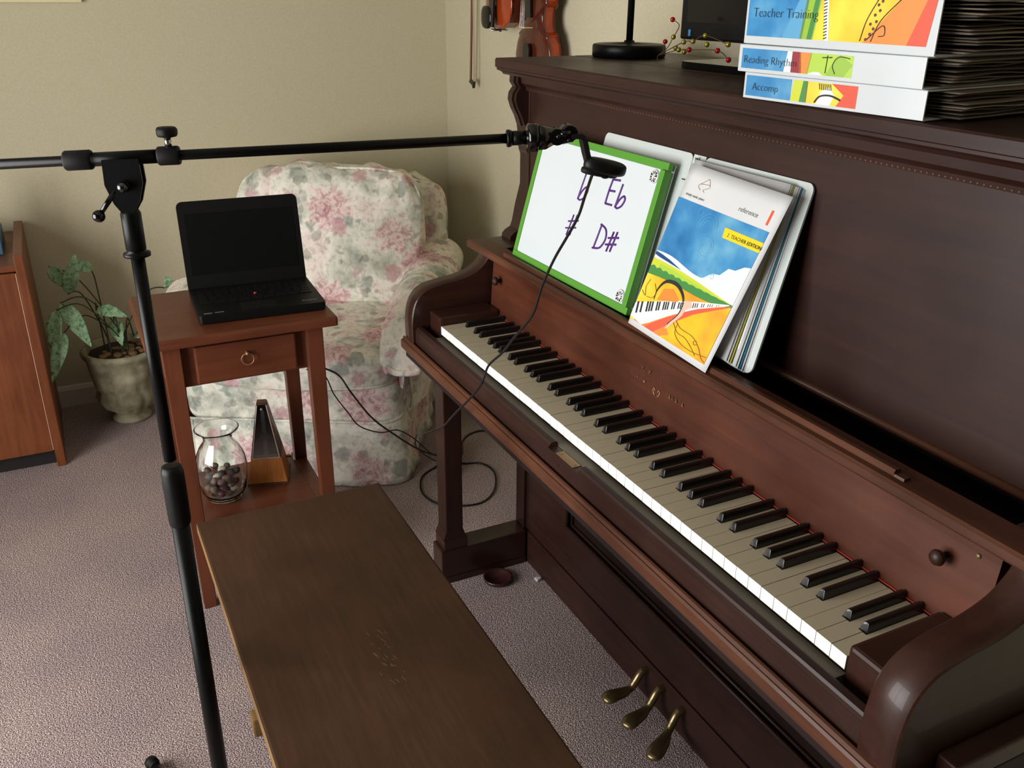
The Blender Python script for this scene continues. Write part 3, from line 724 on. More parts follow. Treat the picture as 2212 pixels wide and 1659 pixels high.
for i, (c, r) in enumerate(placed):
    ci = (i*7+3) % 5
    if ci == 3 and i % 2: ci = 0
    k = MB(); k.ball((0, 0, 0), r, sx=rnd.uniform(0.95, 1.2), sy=rnd.uniform(0.9, 1.1), sz=rnd.uniform(0.7, 0.85), seg=12)
    o = k.build('pebble', stone_cols[ci]); o.location = Vector((-0.402, -0.444, vz))+c; o.rotation_euler = (rnd.uniform(-0.4, 0.4), rnd.uniform(-0.4, 0.4), rnd.uniform(0, 3))
    tag(o, names[ci][1]+' polished pebble among the stones in the glass vase', 'pebble', group=names[ci][1]+' pebbles in the glass vase')

Mt = thing('metronome', 'pyramid metronome with honey wood front and clear cover beside the vase', 'metronome', (-0.462, -0.318, vz), radians(-16))
H = 0.212
def lv(t): return 0.0500*(1-t)+0.0125*t
k = MB()   # body: base block, back and sides around the open face (front = +x)
k.taper((0, 0, 0.004), (lv(0), lv(0), 0), (0, 0, 0.072), (lv(0.31), lv(0.31), 0), bev=0.001)
k.build('front_panel', METRO, Mt)
k = MB()
def sh(x0, x1, y0, y1, m=0): pass
zb, zt_ = 0.0725, H
a, b = lv(0.315), lv(0.97)
k.bm.verts.ensure_lookup_table()
def wedge(k, pa, pb):
    v = [k.bm.verts.new(p) for p in pa+pb]
    for q in ((0, 1, 2, 3), (7, 6, 5, 4), (0, 4, 5, 1), (1, 5, 6, 2), (2, 6, 7, 3), (3, 7, 4, 0)): k.bm.faces.new([v[i] for i in q])
wedge(k, [(-a, -a, zb), (a, -a, zb), (a, -a+0.006, zb), (-a, -a+0.006, zb)], [(-b, -b, zt_), (b, -b, zt_), (b, -b+0.004, zt_), (-b, -b+0.004, zt_)])
wedge(k, [(-a, a-0.006, zb), (a, a-0.006, zb), (a, a, zb), (-a, a, zb)], [(-b, b-0.004, zt_), (b, b-0.004, zt_), (b, b, zt_), (-b, b, zt_)])
wedge(k, [(-a, -a+0.006, zb), (-a+0.02, -a+0.006, zb), (-a+0.02, a-0.006, zb), (-a, a-0.006, zb)], [(-b, -b+0.004, zt_), (-b+0.008, -b+0.004, zt_), (-b+0.008, b-0.004, zt_), (-b, b-0.004, zt_)])
k.taper((0, 0, zt_), (b, b), (0, 0, zt_+0.006), (b-0.002, b-0.002), bev=0.001)
k.taper((0, 0, 0), (lv(0)+0.003, lv(0)+0.003), (0, 0, 0.0038), (lv(0)+0.001, lv(0)+0.001))
k.build('case', METRO_D, Mt)
k = MB(); wedge(k, [(a-0.018, -a+0.0065, zb+0.001), (a-0.016, -a+0.0065, zb+0.001), (a-0.016, a-0.0065, zb+0.001), (a-0.018, a-0.0065, zb+0.001)], [(b-0.008, -b+0.0045, zt_-0.004), (b-0.007, -b+0.0045, zt_-0.004), (b-0.007, b-0.0045, zt_-0.004), (b-0.008, b-0.0045, zt_-0.004)])
k.build('scale_board', mat('dark_scale_board', srgb(34, 34, 34), 0.4), Mt)
k = MB(); wedge(k, [(a-0.0145, -0.006, zb+0.001), (a-0.0138, -0.006, zb+0.001), (a-0.0138, 0.006, zb+0.001), (a-0.0145, 0.006, zb+0.001)], [(b-0.0062, -0.0045, zt_-0.012), (b-0.0055, -0.0045, zt_-0.012), (b-0.0055, 0.0045, zt_-0.012), (b-0.0062, 0.0045, zt_-0.012)])
k.build('scale_plate', mat('dull_steel', srgb(140, 146, 146), 0.4, metal=0.3), Mt)
k = MB(); k.cyl((a-0.013-0.012, 0, 0.122), (a-0.009-0.012, 0, 0.122), 0.0135, n=24); k.cyl((a-0.009-0.012, 0, 0.122), (a-0.007-0.012, 0, 0.122), 0.009, n=24); k.ball((a-0.026, 0, 0.200), 0.005); k.build('pendulum_weight', mat('grey_metal', srgb(120, 122, 122), 0.35, metal=0.6), Mt)
k = MB(); wedge(k, [(a-0.001, -a+0.0065, zb), (a, -a+0.0065, zb), (a, a-0.0065, zb), (a-0.001, a-0.0065, zb)], [(b-0.001, -b+0.0045, zt_), (b, -b+0.0045, zt_), (b, b-0.0045, zt_), (b-0.001, b-0.0045, zt_)]); k.build('clear_cover', SMOKE, Mt)
k = MB()
for s_ in (-1, 1):
    wedge(k, [(a-0.0005, s_*(a-0.004)-0.0015, zb), (a+0.001, s_*(a-0.004)-0.0015, zb), (a+0.001, s_*(a-0.004)+0.0015, zb), (a-0.0005, s_*(a-0.004)+0.0015, zb)], [(b-0.0005, s_*(b-0.002)-0.001, zt_), (b+0.001, s_*(b-0.002)-0.001, zt_), (b+0.001, s_*(b-0.002)+0.001, zt_), (b-0.0005, s_*(b-0.002)+0.001, zt_)])
k.box((a-0.0005, -a+0.004, zb-0.002), (a+0.0012, a-0.004, zb+0.0008)); k.build('cover_rim', mat('clear_plastic_rim', srgb(190, 176, 164), 0.3), Mt)
k = MB(); k.cyl((0.0, 0.046, 0.052), (0.0, 0.062, 0.052), 0.003, n=8); k.cyl((0.0, 0.062, 0.052), (0.0, 0.065, 0.052), 0.010, n=16); k.build('winding_key', BRASS_D, Mt)

# ---------------------------------------------------------------- armchair
CH = thing('armchair', 'plump floral slipcovered armchair with pink roses in the room corner', 'armchair', (-1.105, 0.025, 0), radians(-29))
def wob(seed, amp, fr=9.0):
    from mathutils import noise
    def f(p):
        q = noise.noise_vector(Vector((p.x*fr+seed, p.y*fr, p.z*fr)))
        return p+q*amp
    return f
def comp(*fs):
    def g(p):
        for f in fs: p = f(p)
        return p
    return g
# body / seat base
k = MB(); k.superell((0.02, -0.03, 0.255), (0.36, 0.345, 0.085), 0.25, 0.25, nu=64, fn=wob(1, 0.006)); k.build('seat_base', FLORAL, CH)
# skirt with box pleats
def skirt_pt(t):
    """closed rounded rectangle path, t in 0..1"""
    hx, hy, r = 0.385, 0.345, 0.07
    segs = []
    L_ = [2*(hy-r), pi*r/2, 2*(hx-r), pi*r/2, 2*(hy-r), pi*r/2, 2*(hx-r), pi*r/2]
    tot = sum(L_); s = t*tot; i = 0
    while s > L_[i]: s -= L_[i]; i += 1
    cs = [(hx, -(hy-r), 0, 1), None, (hx-r, hy, -1, 0), None, (-hx, hy-r, 0, -1), None, (-(hx-r), -hy, 1, 0), None]
    if i % 2 == 0:
        c = cs[i]; x, y = c[0]+c[2]*s, c[1]+c[3]*s; nx, ny = (1, 0) if i == 0 else (0, 1) if i == 2 else (-1, 0) if i == 4 else (0, -1)
    else:
        cc = {1: (hx-r, hy-r, 0), 3: (-(hx-r), hy-r, 90), 5: (-(hx-r), -(hy-r), 180), 7: (hx-r, -(hy-r), 270)}[i]
        a = radians(cc[2])+s/r; nx, ny = cos(a), sin(a); x, y = cc[0]+r*nx, cc[1]+r*ny
    return x, y, nx, ny
def skirt(u, v):
    x, y, nx, ny = skirt_pt(u % 1.0)
    fl = 0.006+0.028*v; y -= 0.045
    wv = 0.007*v*sin(u*2*pi*9)+0.005*v*sin(u*2*pi*23+1)
    # deep pleats near the front corners and mid sides
    for pc in (0.018, 0.27, 0.47, 0.77, 0.985):
        d = abs((u-pc+0.5) % 1.0-0.5)
        wv -= 0.028*math.exp(-(d/0.006)**2)*(0.3+0.7*v)
    return Vector((x+nx*(fl+wv), y+ny*(fl+wv), 0.205-0.2*v))
k = MB(); k.grid(skirt, 240, 8); sk = k.build('skirt', FLORAL, CH); solid(sk, 0.004)
def welt(path, r, parent, nm='welt_cord'):
    k = MB(); k.tube(path, r, n=8, closed=True); return k.build(nm, FLORAL, parent)
welt([(lambda q: (q[0]+q[2]*0.007, q[1]+q[3]*0.007-0.045, 0.207))(skirt_pt(i/120)) for i in range(120)], 0.0045, sk)
# seat cushion (T shape bulging forward)
def seatf(p):
    p = p.copy(); bulge = 0.030*max(0, 1-(p.y/0.30)**2)
    if p.x > 0: p.x += bulge
    p.z += 0.014*max(0, 1-(p.y/0.3)**2)*(1 if p.z > 0 else 0)
    return p
k = MB(); k.superell((0.07, 0.0, 0.365), (0.325, 0.305, 0.062), 0.33, 0.28, nu=72, nv=28, fn=comp(seatf, wob(4, 0.008))); sc = k.build('seat_cushion', FLORAL, CH)
for zz in (0.325, 0.407):
    pth = []
    for i in range(100):
        u = 2*pi*i/100; e = 0.28
        sp = lambda w_, e_: math.copysign(abs(w_)**e_, w_)
        q = seatf(Vector((0.318*sp(cos(u), e), 0.298*sp(sin(u), e), 0)))
        pth.append((q.x+0.07, q.y, zz))
    welt(pth, 0.0042, sc)
# frame back
def backlean(p):
    p = p.copy(); p.x -= 0.16*(p.z+0.3); return p
def gather(p):
    """gathered folds along the top of the back"""
    p = p.copy()
    if p.z > 0.08:
        t = (p.z-0.08)/0.15
        p.x += 0.010*t*sin(p.y*75+2*sin(p.y*23)); p.z += 0.006*t*sin(p.y*52+1)
    return p
k = MB(); k.superell((-0.31, 0.0, 0.52), (0.075, 0.375, 0.285), 0.35, 0.5, nu=56, fn=comp(backlean, gather, wob(9, 0.010))); k.build('frame_back', FLORAL, CH)
def puff(p):
    p = p.copy(); 
    r = max(0, 1-(p.y/0.29)**2)*max(0, 1-(p.z/0.23)**2)
    p.x += 0.045*r if p.x > 0 else 0
    if p.z < 0: p.y *= 1-0.10*(-p.z/0.22)
    p.x += -0.20*(p.z)
    return p
k = MB(); k.superell((-0.185, 0.0, 0.625), (0.075, 0.315, 0.235), 0.42, 0.42, nu=72, nv=36, fn=comp(puff, gather, wob(12, 0.012, 7))); bc = k.build('back_cushion', FLORAL, CH)
pth = []
for i in range(110):
    u = 2*pi*i/110; e = 0.42; sp = lambda w_, e_: math.copysign(abs(w_)**e_, w_)
    q = puff(Vector((0.0, 0.312*sp(cos(u), e), 0.232*sp(sin(u), e))))
    pth.append((q.x-0.185+0.030, q.y, q.z+0.625))
welt(pth, 0.0045, bc)
# arms: rolled tops sloping forward, sides down to the skirt
for s_ in (-1, 1):
    k = MB()
    hz = 0.555 if s_ > 0 else 0.52
    def armf(u, v, s_=s_, hz=hz):
        # v runs back to front, u around the section from inner seat side over the roll to outer bottom
        x = -0.36+0.70*v; zt = hz+0.03-(0.085 if s_ > 0 else 0.05)*v+0.012*math.sin(v*pi)
        yi, yo = (0.245+0.03*v, 0.42-0.03*v**3) if s_ > 0 else (0.275, 0.475-0.045*v**3)
        sec = [(yi+0.02, 0.30), (yi+0.005, zt-0.12), (yi-0.005, zt-0.05), (yi+0.02, zt-0.008), (yi+0.07, zt+0.012), (yo-0.03, zt-0.005), (yo+0.01, zt-0.05), (yo+0.005, zt-0.10), (yo-0.025, zt-0.16), (yo-0.035, 0.24)]
        f = u*(len(sec)-1); i = min(int(f), len(sec)-2); t = f-i
        p0, p1, p2, p3 = sec[max(i-1, 0)], sec[i], sec[i+1], sec[min(i+2, len(sec)-1)]
        cr = lambda a, b, c, d: 0.5*(2*b+(-a+c)*t+(2*a-5*b+4*c-d)*t*t+(-a+3*b-3*c+d)*t**3)
        y = cr(p0[0], p1[0], p2[0], p3[0]); z = cr(p0[1], p1[1], p2[1], p3[1])
        from mathutils import noise
        q = noise.noise_vector(Vector((x*11+s_*5, y*11, z*11)))*0.006
        # round the front end
        fr = max(0, (v-0.86)/0.14); ym = (yi+yo)/2; k_ = math.sqrt(max(0.0, 1-fr*fr)) if fr < 1 else 0.0
        zc = zt-0.12
        y = ym+(y-ym)*(0.55+0.45*k_)
        z = (zc+(z-zc)*(0.72+0.28*k_)) if z > zc else z
        return Vector((x+q.x, s_*(y+q.y), z+q.z))
    k.grid(armf, 44, 40)
    # front face closing the arm
    V0 = [armf(i/44, 1.0) for i in range(45)]
    cx_ = sum((p.x for p in V0))/45; cyy = sum((p.y for p in V0))/45; czz = sum((p.z for p in V0))/45
    def face(u, v):
        p = armf(u, 1.0); c = Vector((cx_+0.012, cyy, czz)); t = v
        q = p.lerp(c, t); q.x += 0.022*sin(t*pi/2); return q
    k.grid(face, 44, 8)
    arm = k.build('arm', FLORAL, CH)
    bmw = arm.modifiers.new('weld', 'WELD'); bmw.merge_threshold = 0.0005
    # loose arm cover whose front edge falls in a soft fold
    def cover(u, v, s_=s_):
        p = armf(0.10+0.72*u, 0.60+0.40*v)
        zt = p.z
        out_ = Vector((0, s_*(0.5-0.0)*0.0, 0))
        n_ = Vector((0, s_*(p.y*s_-0.33)*0.09, 0.010))
        q = p+n_
        if v > 0.55:
            t = (v-0.55)/0.45; mid = sin(pi*u)
            q.x += 0.060*t; q.z -= (0.012+0.095*mid**1.5)*t*t; q.y += -s_*0.02*t*(1-u)
        return q
    k = MB(); k.grid(cover, 36, 24); cv = k.build('arm_cover', FLORAL, arm); solid(cv, 0.006, 1)
    edge = [cover(i/36, 1.0) for i in range(37)]
    k = MB(); k.tube(edge[1:-1], 0.011, n=10)
    k.build('cover_hem', FLORAL, cv)

# ---------------------------------------------------------------- cabinet on the left
CB = thing('cabinet', 'low reddish wooden cabinet with flat top at left picture edge', 'cabinet', (-1.425, -1.2, 0))
cx0, cx1, cy0, cy1 = -1.66+1.425, -1.19+1.425, -1.6+1.2, -0.82+1.2
for ya, yb in ((cy1-0.026, cy1), (cy0, cy0+0.026)):
    k = MB(); k.box((cx0, ya, 0), (cx1, yb, 0.69), bev=0.003); k.build('side_panel', OAK, CB)
k = MB(); k.box((cx0, cy0+0.0265, 0.640), (cx1-0.012, cy1-0.0265, 0.658), bev=0.001); k.build('top_board', OAK, CB)
k = MB(); k.box((cx0, cy0+0.0265, 0.052), (cx1-0.03, cy1-0.0265, 0.07)); k.build('bottom_board', OAK, CB)
k = MB(); k.box((cx0, cy0+0.0265, 0.07), (cx0+0.01, cy1-0.0265, 0.64)); k.build('back_board', OAK, CB)
k = MB(); k.box((cx1-0.05, cy0+0.0265, 0.0), (cx1-0.035, cy1-0.0265, 0.051)); k.build('kick_plate', mat('kick_black', srgb(24, 20, 20), 0.7), CB)
ym = (cy0+cy1)/2
for ya, yb in ((cy0+0.0285, ym-0.001), (ym+0.001, cy1-0.0295)):
    k = MB(); k.box((cx1-0.024, ya, 0.056), (cx1-0.004, yb, 0.637), bev=0.0015); d_ = k.build('door', OAK, CB)
k = MB(); k.box((cx1-0.006, cy1-0.0292, 0.06), (cx1-0.003, cy1-0.0272, 0.636)); k.build('door_gap_strip', mat('pale_edge', srgb(214, 168, 132), 0.5), CB)  # pale strip added along the gap between door and side panel
# a blue folder standing in the recess of the cabinet top
k = MB(); k.box((-0.10, -0.16, 0), (0.10, 0.16, 0.055), bev=0.003)
o = k.build('blue_box', mat('blue_card', srgb(60, 96, 120), 0.5)); o.location = (-1.44, -1.035, 0.659); tag(o, 'blue box lying on top of the cabinet at left edge', 'box')
k = MB(); k.lathe([(0.035, 0), (0.036, 0.002), (0.036, 0.10), (0.03, 0.11), (0.0001, 0.11)], n=24)
o = k.build('white_jar', mat('white_yellow_label', srgb(226, 226, 190), 0.4)); o.location = (-1.40, -0.935, 0.7145); tag(o, 'pale jar standing on the blue box at the left picture edge', 'jar')

# ---------------------------------------------------------------- potted plant
PL = thing('potted_plant', 'variegated leafy plant in a fluted stone pot between cabinet and chair', 'plant', (-1.48, -0.595, 0))
k = MB()
def flute(a, z): return (0.10*abs(sin(a*7))-0.03 if 0.04 < z < 0.125 else 0.07*abs(sin(a*7+0.8))**0.5-0.04 if 0.13 < z < 0.235 else 0)
k.lathe([(0.062, 0.0), (0.064, 0.012), (0.05, 0.02), (0.055, 0.035), (0.085, 0.060), (0.100, 0.095), (0.096, 0.125), (0.100, 0.135), (0.108, 0.18), (0.114, 0.225), (0.118, 0.238), (0.128, 0.250), (0.130, 0.262), (0.124, 0.270), (0.115, 0.268), (0.112, 0.240), (0.0001, 0.238)], n=72, flute=flute)
k.build('pot', POT, PL)
k = MB(); k.lathe([(0.109, 0.236), (0.105, 0.250), (0.05, 0.256), (0.0001, 0.257)], n=24, flute=lambda a, z: 0.04*sin(a*7+z*90)); sl = k.build('soil', SOIL, PL)
k = MB()
for i in range(22):
    a = random.uniform(0, 2*pi); r = random.uniform(0.02, 0.09); k.ball((r*cos(a), r*sin(a), 0.256), random.uniform(0.008, 0.016), sx=random.uniform(0.8, 1.5), sz=0.5, seg=8)
o = k.build('dry_leaves', DRYLEAF, PL); o['kind'] = 'stuff'
def leaf(base, tip, wd, nrm, curl=0.2):
    base = Vector(base); tip = Vector(tip); d = tip-base; ln = d.length; d.normalize(); nrm = Vector(nrm); side = d.cross(nrm).normalized(); up = side.cross(d)
    k = MB()
    def fn(u, v):
        w_ = math.sin(min(1.0, v**0.75)*pi)**0.8*(1-0.25*v) if 0 < v < 1 else 0.0
        s = (u-0.5)*2
        p = base+d*ln*v+side*s*wd*w_+up*(ln*curl*sin(v*pi)*0.5 - abs(s)*-0.12*wd*w_)
        p += up*(0.003*sin(v*22)*abs(s)) - Vector((0, 0, ln*0.12*v*v))
        return p
    k.grid(fn, 8, 16); o = k.build('leaf', LEAF, PL); solid(o, 0.0006)
c0 = Vector((-1.48, -0.595, 0))
specs = [  # base, tip, half width, facing  (world)
    ((-1.46, -0.725, 0.480), (-1.44, -0.680, 0.640), 0.027, (1, 0.1, 0.2)),
    ((-1.47, -0.765, 0.575), (-1.47, -0.715, 0.50), 0.026, (1, -0.2, 0.3)),
    ((-1.37, -0.750, 0.480), (-1.33, -0.685, 0.350), 0.030, (1, 0.1, 0.35)),
    ((-1.33, -0.765, 0.470), (-1.29, -0.795, 0.335), 0.026, (1, -0.3, 0.3)),
    ((-1.31, -0.755, 0.400), (-1.26, -0.815, 0.275), 0.026, (1, -0.1, 0.2)),
    ((-1.45, -0.650, 0.415), (-1.42, -0.560, 0.400), 0.026, (0.6, -0.2, 0.8)),
    ((-1.50, -0.600, 0.360), (-1.42, -0.590, 0.300), 0.026, (0.7, -0.2, 0.7)),
    ((-1.52, -0.545, 0.285), (-1.47, -0.495, 0.300), 0.022, (0.5, -0.1, 0.9)),
    ((-1.53, -0.400, 0.435), (-1.50, -0.415, 0.500), 0.022, (1, 0.0, 0.2)),
    ((-1.56, -0.640, 0.520), (-1.58, -0.700, 0.560), 0.024, (0.8, 0.2, 0.5)),
]
for b_, t_, wd, nn in specs: leaf(Vector(b_)-c0, Vector(t_)-c0, wd, nn)
k = MB()
for b_, t_, wd, nn in specs:
    root = Vector((random.uniform(-0.04, 0.04), random.uniform(-0.05, 0.03), 0.25)); e = Vector(b_)-c0
    mid = root.lerp(e, 0.55)+Vector((0, 0, 0.09)); k.tube(catmull([root, root+Vector((0, 0, 0.06)), mid, e], 6), 0.0022, n=6)
k.build('stems', STEM, PL)
# ---------------------------------------------------------------- microphone stand
S = thing('microphone_stand', 'black tripod boom microphone stand beside the wooden piano bench', 'microphone stand', (0.594, -0.622, 0))
def sp_(x, y, z): return (x-0.594, y+0.622, z)
k = MB(); k.tube([(0, 0, 0.05), (0, 0, 0.755)], 0.0118, n=20); k.build('lower_pole', BLACKM, S)
k = MB(); k.lathe([(0.0122, 0.742), (0.0138, 0.744), (0.0142, 0.750), (0.0146, 0.80), (0.0144, 0.822), (0.0128, 0.830), (0.0090, 0.832)], n=24, flute=lambda a, z: 0.03*(sin(a*12) > 0) if 0.745 < z < 0.825 else 0); k.build('height_clutch', BLACK, S)
k = MB(); k.tube([(0, 0, 0.84), (0, 0, 1.125)], 0.0080, n=18); k.build('upper_pole', BLACKM, S)
k = MB(); k.lathe([(0.0085, 1.112), (0.0155, 1.114), (0.0155, 1.118), (0.0095, 1.120), (0.0115, 1.122), (0.0115, 1.165), (0.009, 1.170)], n=24); k.build('pole_socket', BLACKM, S)
bd = Vector((0.146, 0.433, 0.017)).normalized(); bc_ = Vector((0, 0, 1.228))
def bpnt(t): return bc_+bd*t
# swivel plates
side = Vector((bd.y, -bd.x, 0)).normalized()
k = MB()
for s_ in (-1, 1):
    pr = [(-0.020, 0.0), (0.020, 0.0), (0.021, -0.028), (0.014, -0.050), (0.006, -0.062), (-0.006, -0.062), (-0.014, -0.050), (-0.021, -0.028)]
    q0 = [bc_+bd*u+Vector((0, 0, v))+side*s_*0.006 for u, v in pr]; q1 = [bc_+bd*u+Vector((0, 0, v))+side*s_*0.0095 for u, v in pr]
    A = [k.bm.verts.new(p) for p in q0]; Bq = [k.bm.verts.new(p) for p in q1]; k.bm.faces.new(A); k.bm.faces.new(Bq[::-1])
    for i in range(8): k.bm.faces.new([A[i], A[(i+1) % 8], Bq[(i+1) % 8], Bq[i]])
k.tube([bc_+Vector((0, 0, -0.030))-side*0.0062, bc_+Vector((0, 0, -0.030))+side*0.0062], 0.016, n=20)
k.tube([bc_+Vector((0, 0, -0.030))-side*0.013, bc_+Vector((0, 0, -0.030))+side*0.015], 0.0065, n=14)
k.build('boom_swivel', BLACKM, S)
k = MB(); k.ball(bc_+Vector((0, 0, -0.030))+side*0.0155, 0.0062, sz=1, seg=14); k.build('swivel_bolt', mat('dark_chrome', srgb(90, 90, 92), 0.25, metal=1), S)
k = MB(); a0 = bc_+Vector((0, 0, -0.034))-bd*0.010+side*0.006; a1 = bc_-bd*0.032+Vector((0, 0, -0.062))+side*0.012
k.tube([a0, a1], [0.0035, 0.0028], n=10); k.ball(a1, 0.0072, seg=16); k.build('tension_lever', BLACKG, S)
k = MB(); k.tube([bpnt(-0.30), bpnt(0.448)], 0.0058, n=18); k.build('boom_arm', BLACKM, S)
k = MB(); k.tube([bpnt(-0.052), bpnt(0.045)], 0.0078, n=18); k.build('boom_sleeve', BLACKM, S)
k = MB(); k.tube([bpnt(-0.062), bpnt(-0.060), bpnt(-0.034), bpnt(-0.032)], [0.0100, 0.0112, 0.0112, 0.0100], n=20); k.build('end_grip', BLACKR, S)
k = MB(); k.tube([bpnt(0.040), bpnt(0.042), bpnt(0.062), bpnt(0.064)], [0.0098, 0.0108, 0.0108, 0.0098], n=20); k.build('boom_clutch', BLACKR, S)
k = MB(); pkn = bpnt(0.053); k.tube([pkn+Vector((0, 0, 0.010)), pkn+Vector((0, 0, 0.020))], 0.0038, n=10); kb = k.build('clutch_screw', CHROME, S)
k = MB(); k.lathe([(0.004, 0), (0.0105, 0.0015), (0.0115, 0.004), (0.0115, 0.009), (0.0100, 0.0115), (0.0001, 0.012)], c=tuple(pkn+Vector((0, 0, 0.0200))), n=28, flute=lambda a, z: 0.04*(sin(a*14) > 0) if 0.002 < z < 0.010 else 0); k.build('clutch_knob', BLACKR, S)
k = MB()
k.tube([bpnt(0.441), bpnt(0.443), bpnt(0.447)], [0.0095, 0.0105, 0.0095], n=18); k.tube([bpnt(0.447), bpnt(0.464)], 0.0085, n=18)
k.build('boom_tip', BLACKM, S)
# hub and three folding legs
k = MB(); k.lathe([(0.014, 0.05), (0.026, 0.052), (0.028, 0.062), (0.028, 0.092), (0.020, 0.104), (0.012, 0.108)], n=24); k.build('leg_hub', BLACKR, S)
l1 = Vector((0.223-0.594, -0.722+0.622, 0))
for ang in (0, 120, -120):
    d = Matrix.Rotation(radians(ang), 3, 'Z') @ l1
    k = MB(); k.tube([d.normalized()*0.020+Vector((0, 0, 0.078)), d*0.97+Vector((0, 0, 0.017))], 0.0085, n=14); lg = k.build('leg', BLACKM, S)
    k = MB(); a_ = d*0.93+Vector((0, 0, 0.020)); e_ = d*1.0+Vector((0, 0, 0.0135)); k.tube([a_, a_.lerp(e_, 0.5), a_.lerp(e_, 0.52), e_], [0.0098, 0.0098, 0.0125, 0.0125], n=16); k.build('rubber_foot', BLACKR, lg)

# microphone holder and webcam hanging from the boom tip
MC = thing('microphone_clip', 'black tapered microphone clip screwed to the boom arm tip', 'microphone clip', tuple(Vector((0.594, -0.622, 0))+bpnt(0.4645)))
B3 = Matrix((bd, side, side.cross(bd))).transposed()   # columns: along, side, up
def c3(a, s, u): return B3 @ Vector((a, s, u))
k = MB()
k.tube([c3(0.0, 0, 0), c3(0.004, 0, 0)], 0.0085, n=8)
k.tube([c3(0.001, 0, 0), c3(0.004, 0, 0), c3(0.013, 0, 0), c3(0.014, 0, 0)], [0.014, 0.0180, 0.0180, 0.0165], n=6)
k.tube([c3(0.014, 0, 0), c3(0.022, 0, -0.001), c3(0.040, 0, 0.001)], [0.0165, 0.0150, 0.008], n=6)
k.build('cone_body', BLACKG, MC)
k = MB()
k.tube([c3(0.036, -0.010, 0), c3(0.036, 0.012, 0)], 0.0095, n=16); k.tube([c3(0.050, -0.009, 0.004), c3(0.052, 0.010, 0.003)], 0.0095, n=16)
k.tube([c3(0.036, 0, -0.004), c3(0.056, 0, -0.002)], 0.007, n=8); k.build('pivot', BLACKG, MC)
k = MB()
for s_ in (-1, 1): k.tube([c3(0.040, s_*0.009, 0.003), c3(0.052, s_*0.009, 0.004)], 0.0042, n=8)
k.ball(c3(0.037, 0.0125, 0.001), 0.0032); k.ball(c3(0.050, 0.0110, -0.004), 0.0028); k.build('pivot_screws', BLACKG, MC)
wcam_loc = Vector((0.594, -0.622, 0))+bpnt(0.4645)+c3(0.049, 0.0, 0.0)
WC = thing('webcam', 'flat round black webcam clipped below the boom tip, facing down', 'webcam', tuple(wcam_loc))
k = MB()
A0 = [(0.010, 0.0), (0.022, 0.0), (0.026, -0.003), (0.030, -0.022), (0.036, -0.044)]
wd = 0.013; Ls = []
for a, u in A0: Ls.append((c3(a-0.006, -wd, u), c3(a-0.006, wd, u)))
for (p0, p1), (q0, q1) in zip(Ls, Ls[1:]):
    f = k.bm.faces.new([k.bm.verts.new(p) for p in (p0, p1, q1, q0)])
o = k.build('bracket', BLACKR, WC); solid(o, 0.006)
k = MB(); k.superell(c3(0.047, 0.004, -0.039), (0.016, 0.030, 0.0095), 0.6, 1.0, nu=32, nv=14, fn=lambda p: Matrix.Rotation(radians(-14), 3, 'X') @ p); wb = k.build('body', BLACK, WC)
k = MB(); k.superell(c3(0.041, 0.0, -0.046), (0.013, 0.026, 0.005), 0.5, 1.0, nu=28, nv=10, fn=lambda p: Matrix.Rotation(radians(-12), 3, 'X') @ p); k.build('mount_clip', BLACKR, WC)
k = MB(); k.ball(c3(0.047, 0.006, -0.0495), 0.006, sz=0.6); k.build('lens', BLACKG, wb)

# ---------------------------------------------------------------- cables
cab = [tuple(wcam_loc+c3(0.032, 0.0, -0.048)), (0.718, -0.083, 1.160), (0.698, -0.08, 1.130), (0.662, -0.075, 1.094), (0.618, -0.07, 1.050), (0.583, -0.07, 0.999), (0.555, -0.07, 0.946), (0.492, -0.07, 0.887), (0.459, -0.075, 0.85), (0.415, -0.08, 0.811), (0.396, -0.085, 0.77), (0.338, -0.085, 0.715), (0.273, -0.08, 0.664), (0.186, -0.06, 0.605), (0.066, -0.03, 0.528), (-0.137, 0.0, 0.412), (-0.347, 0.06, 0.3), (-0.46, 0.10, 0.2), (-0.56, 0.19, 0.09), (-0.60, 0.25, 0.05)]
k = MB(); k.tube(catmull(cab, 6), 0.0021, n=8); o = k.build('webcam_cable', CABLE); tag(o, 'thin black cable drooping from the webcam across the piano keys', 'cable')
PS = [(-0.60, 0.25)]
k = MB(); k.tube(catmull([(-0.545, -0.18, 0.50), (-0.53, -0.145, 0.47), (-0.52, -0.097, 0.439), (-0.50, -0.068, 0.386), (-0.53, -0.005, 0.285), (-0.58, 0.079, 0.189), (-0.60, 0.157, 0.115), (-0.61, 0.217, 0.077), (-0.61, 0.262, 0.058)], 8), 0.0027, n=8); o = k.build('cable', CABLE); tag(o, 'thicker upper black cord running from the table past the armchair', 'cable')
k = MB(); k.tube(catmull([(-0.545, -0.176, 0.46), (-0.52, -0.134, 0.442), (-0.52, -0.112, 0.383), (-0.53, -0.074, 0.316), (-0.55, -0.037, 0.257), (-0.57, 0.029, 0.214), (-0.58, 0.086, 0.205), (-0.59, 0.14, 0.16), (-0.60, 0.20, 0.09), (-0.607, 0.268, 0.05)], 8), 0.0018, n=8); o = k.build('adapter_cord', CABLE); tag(o, 'thinner lower black cord hanging in a loop beside the table', 'cable')
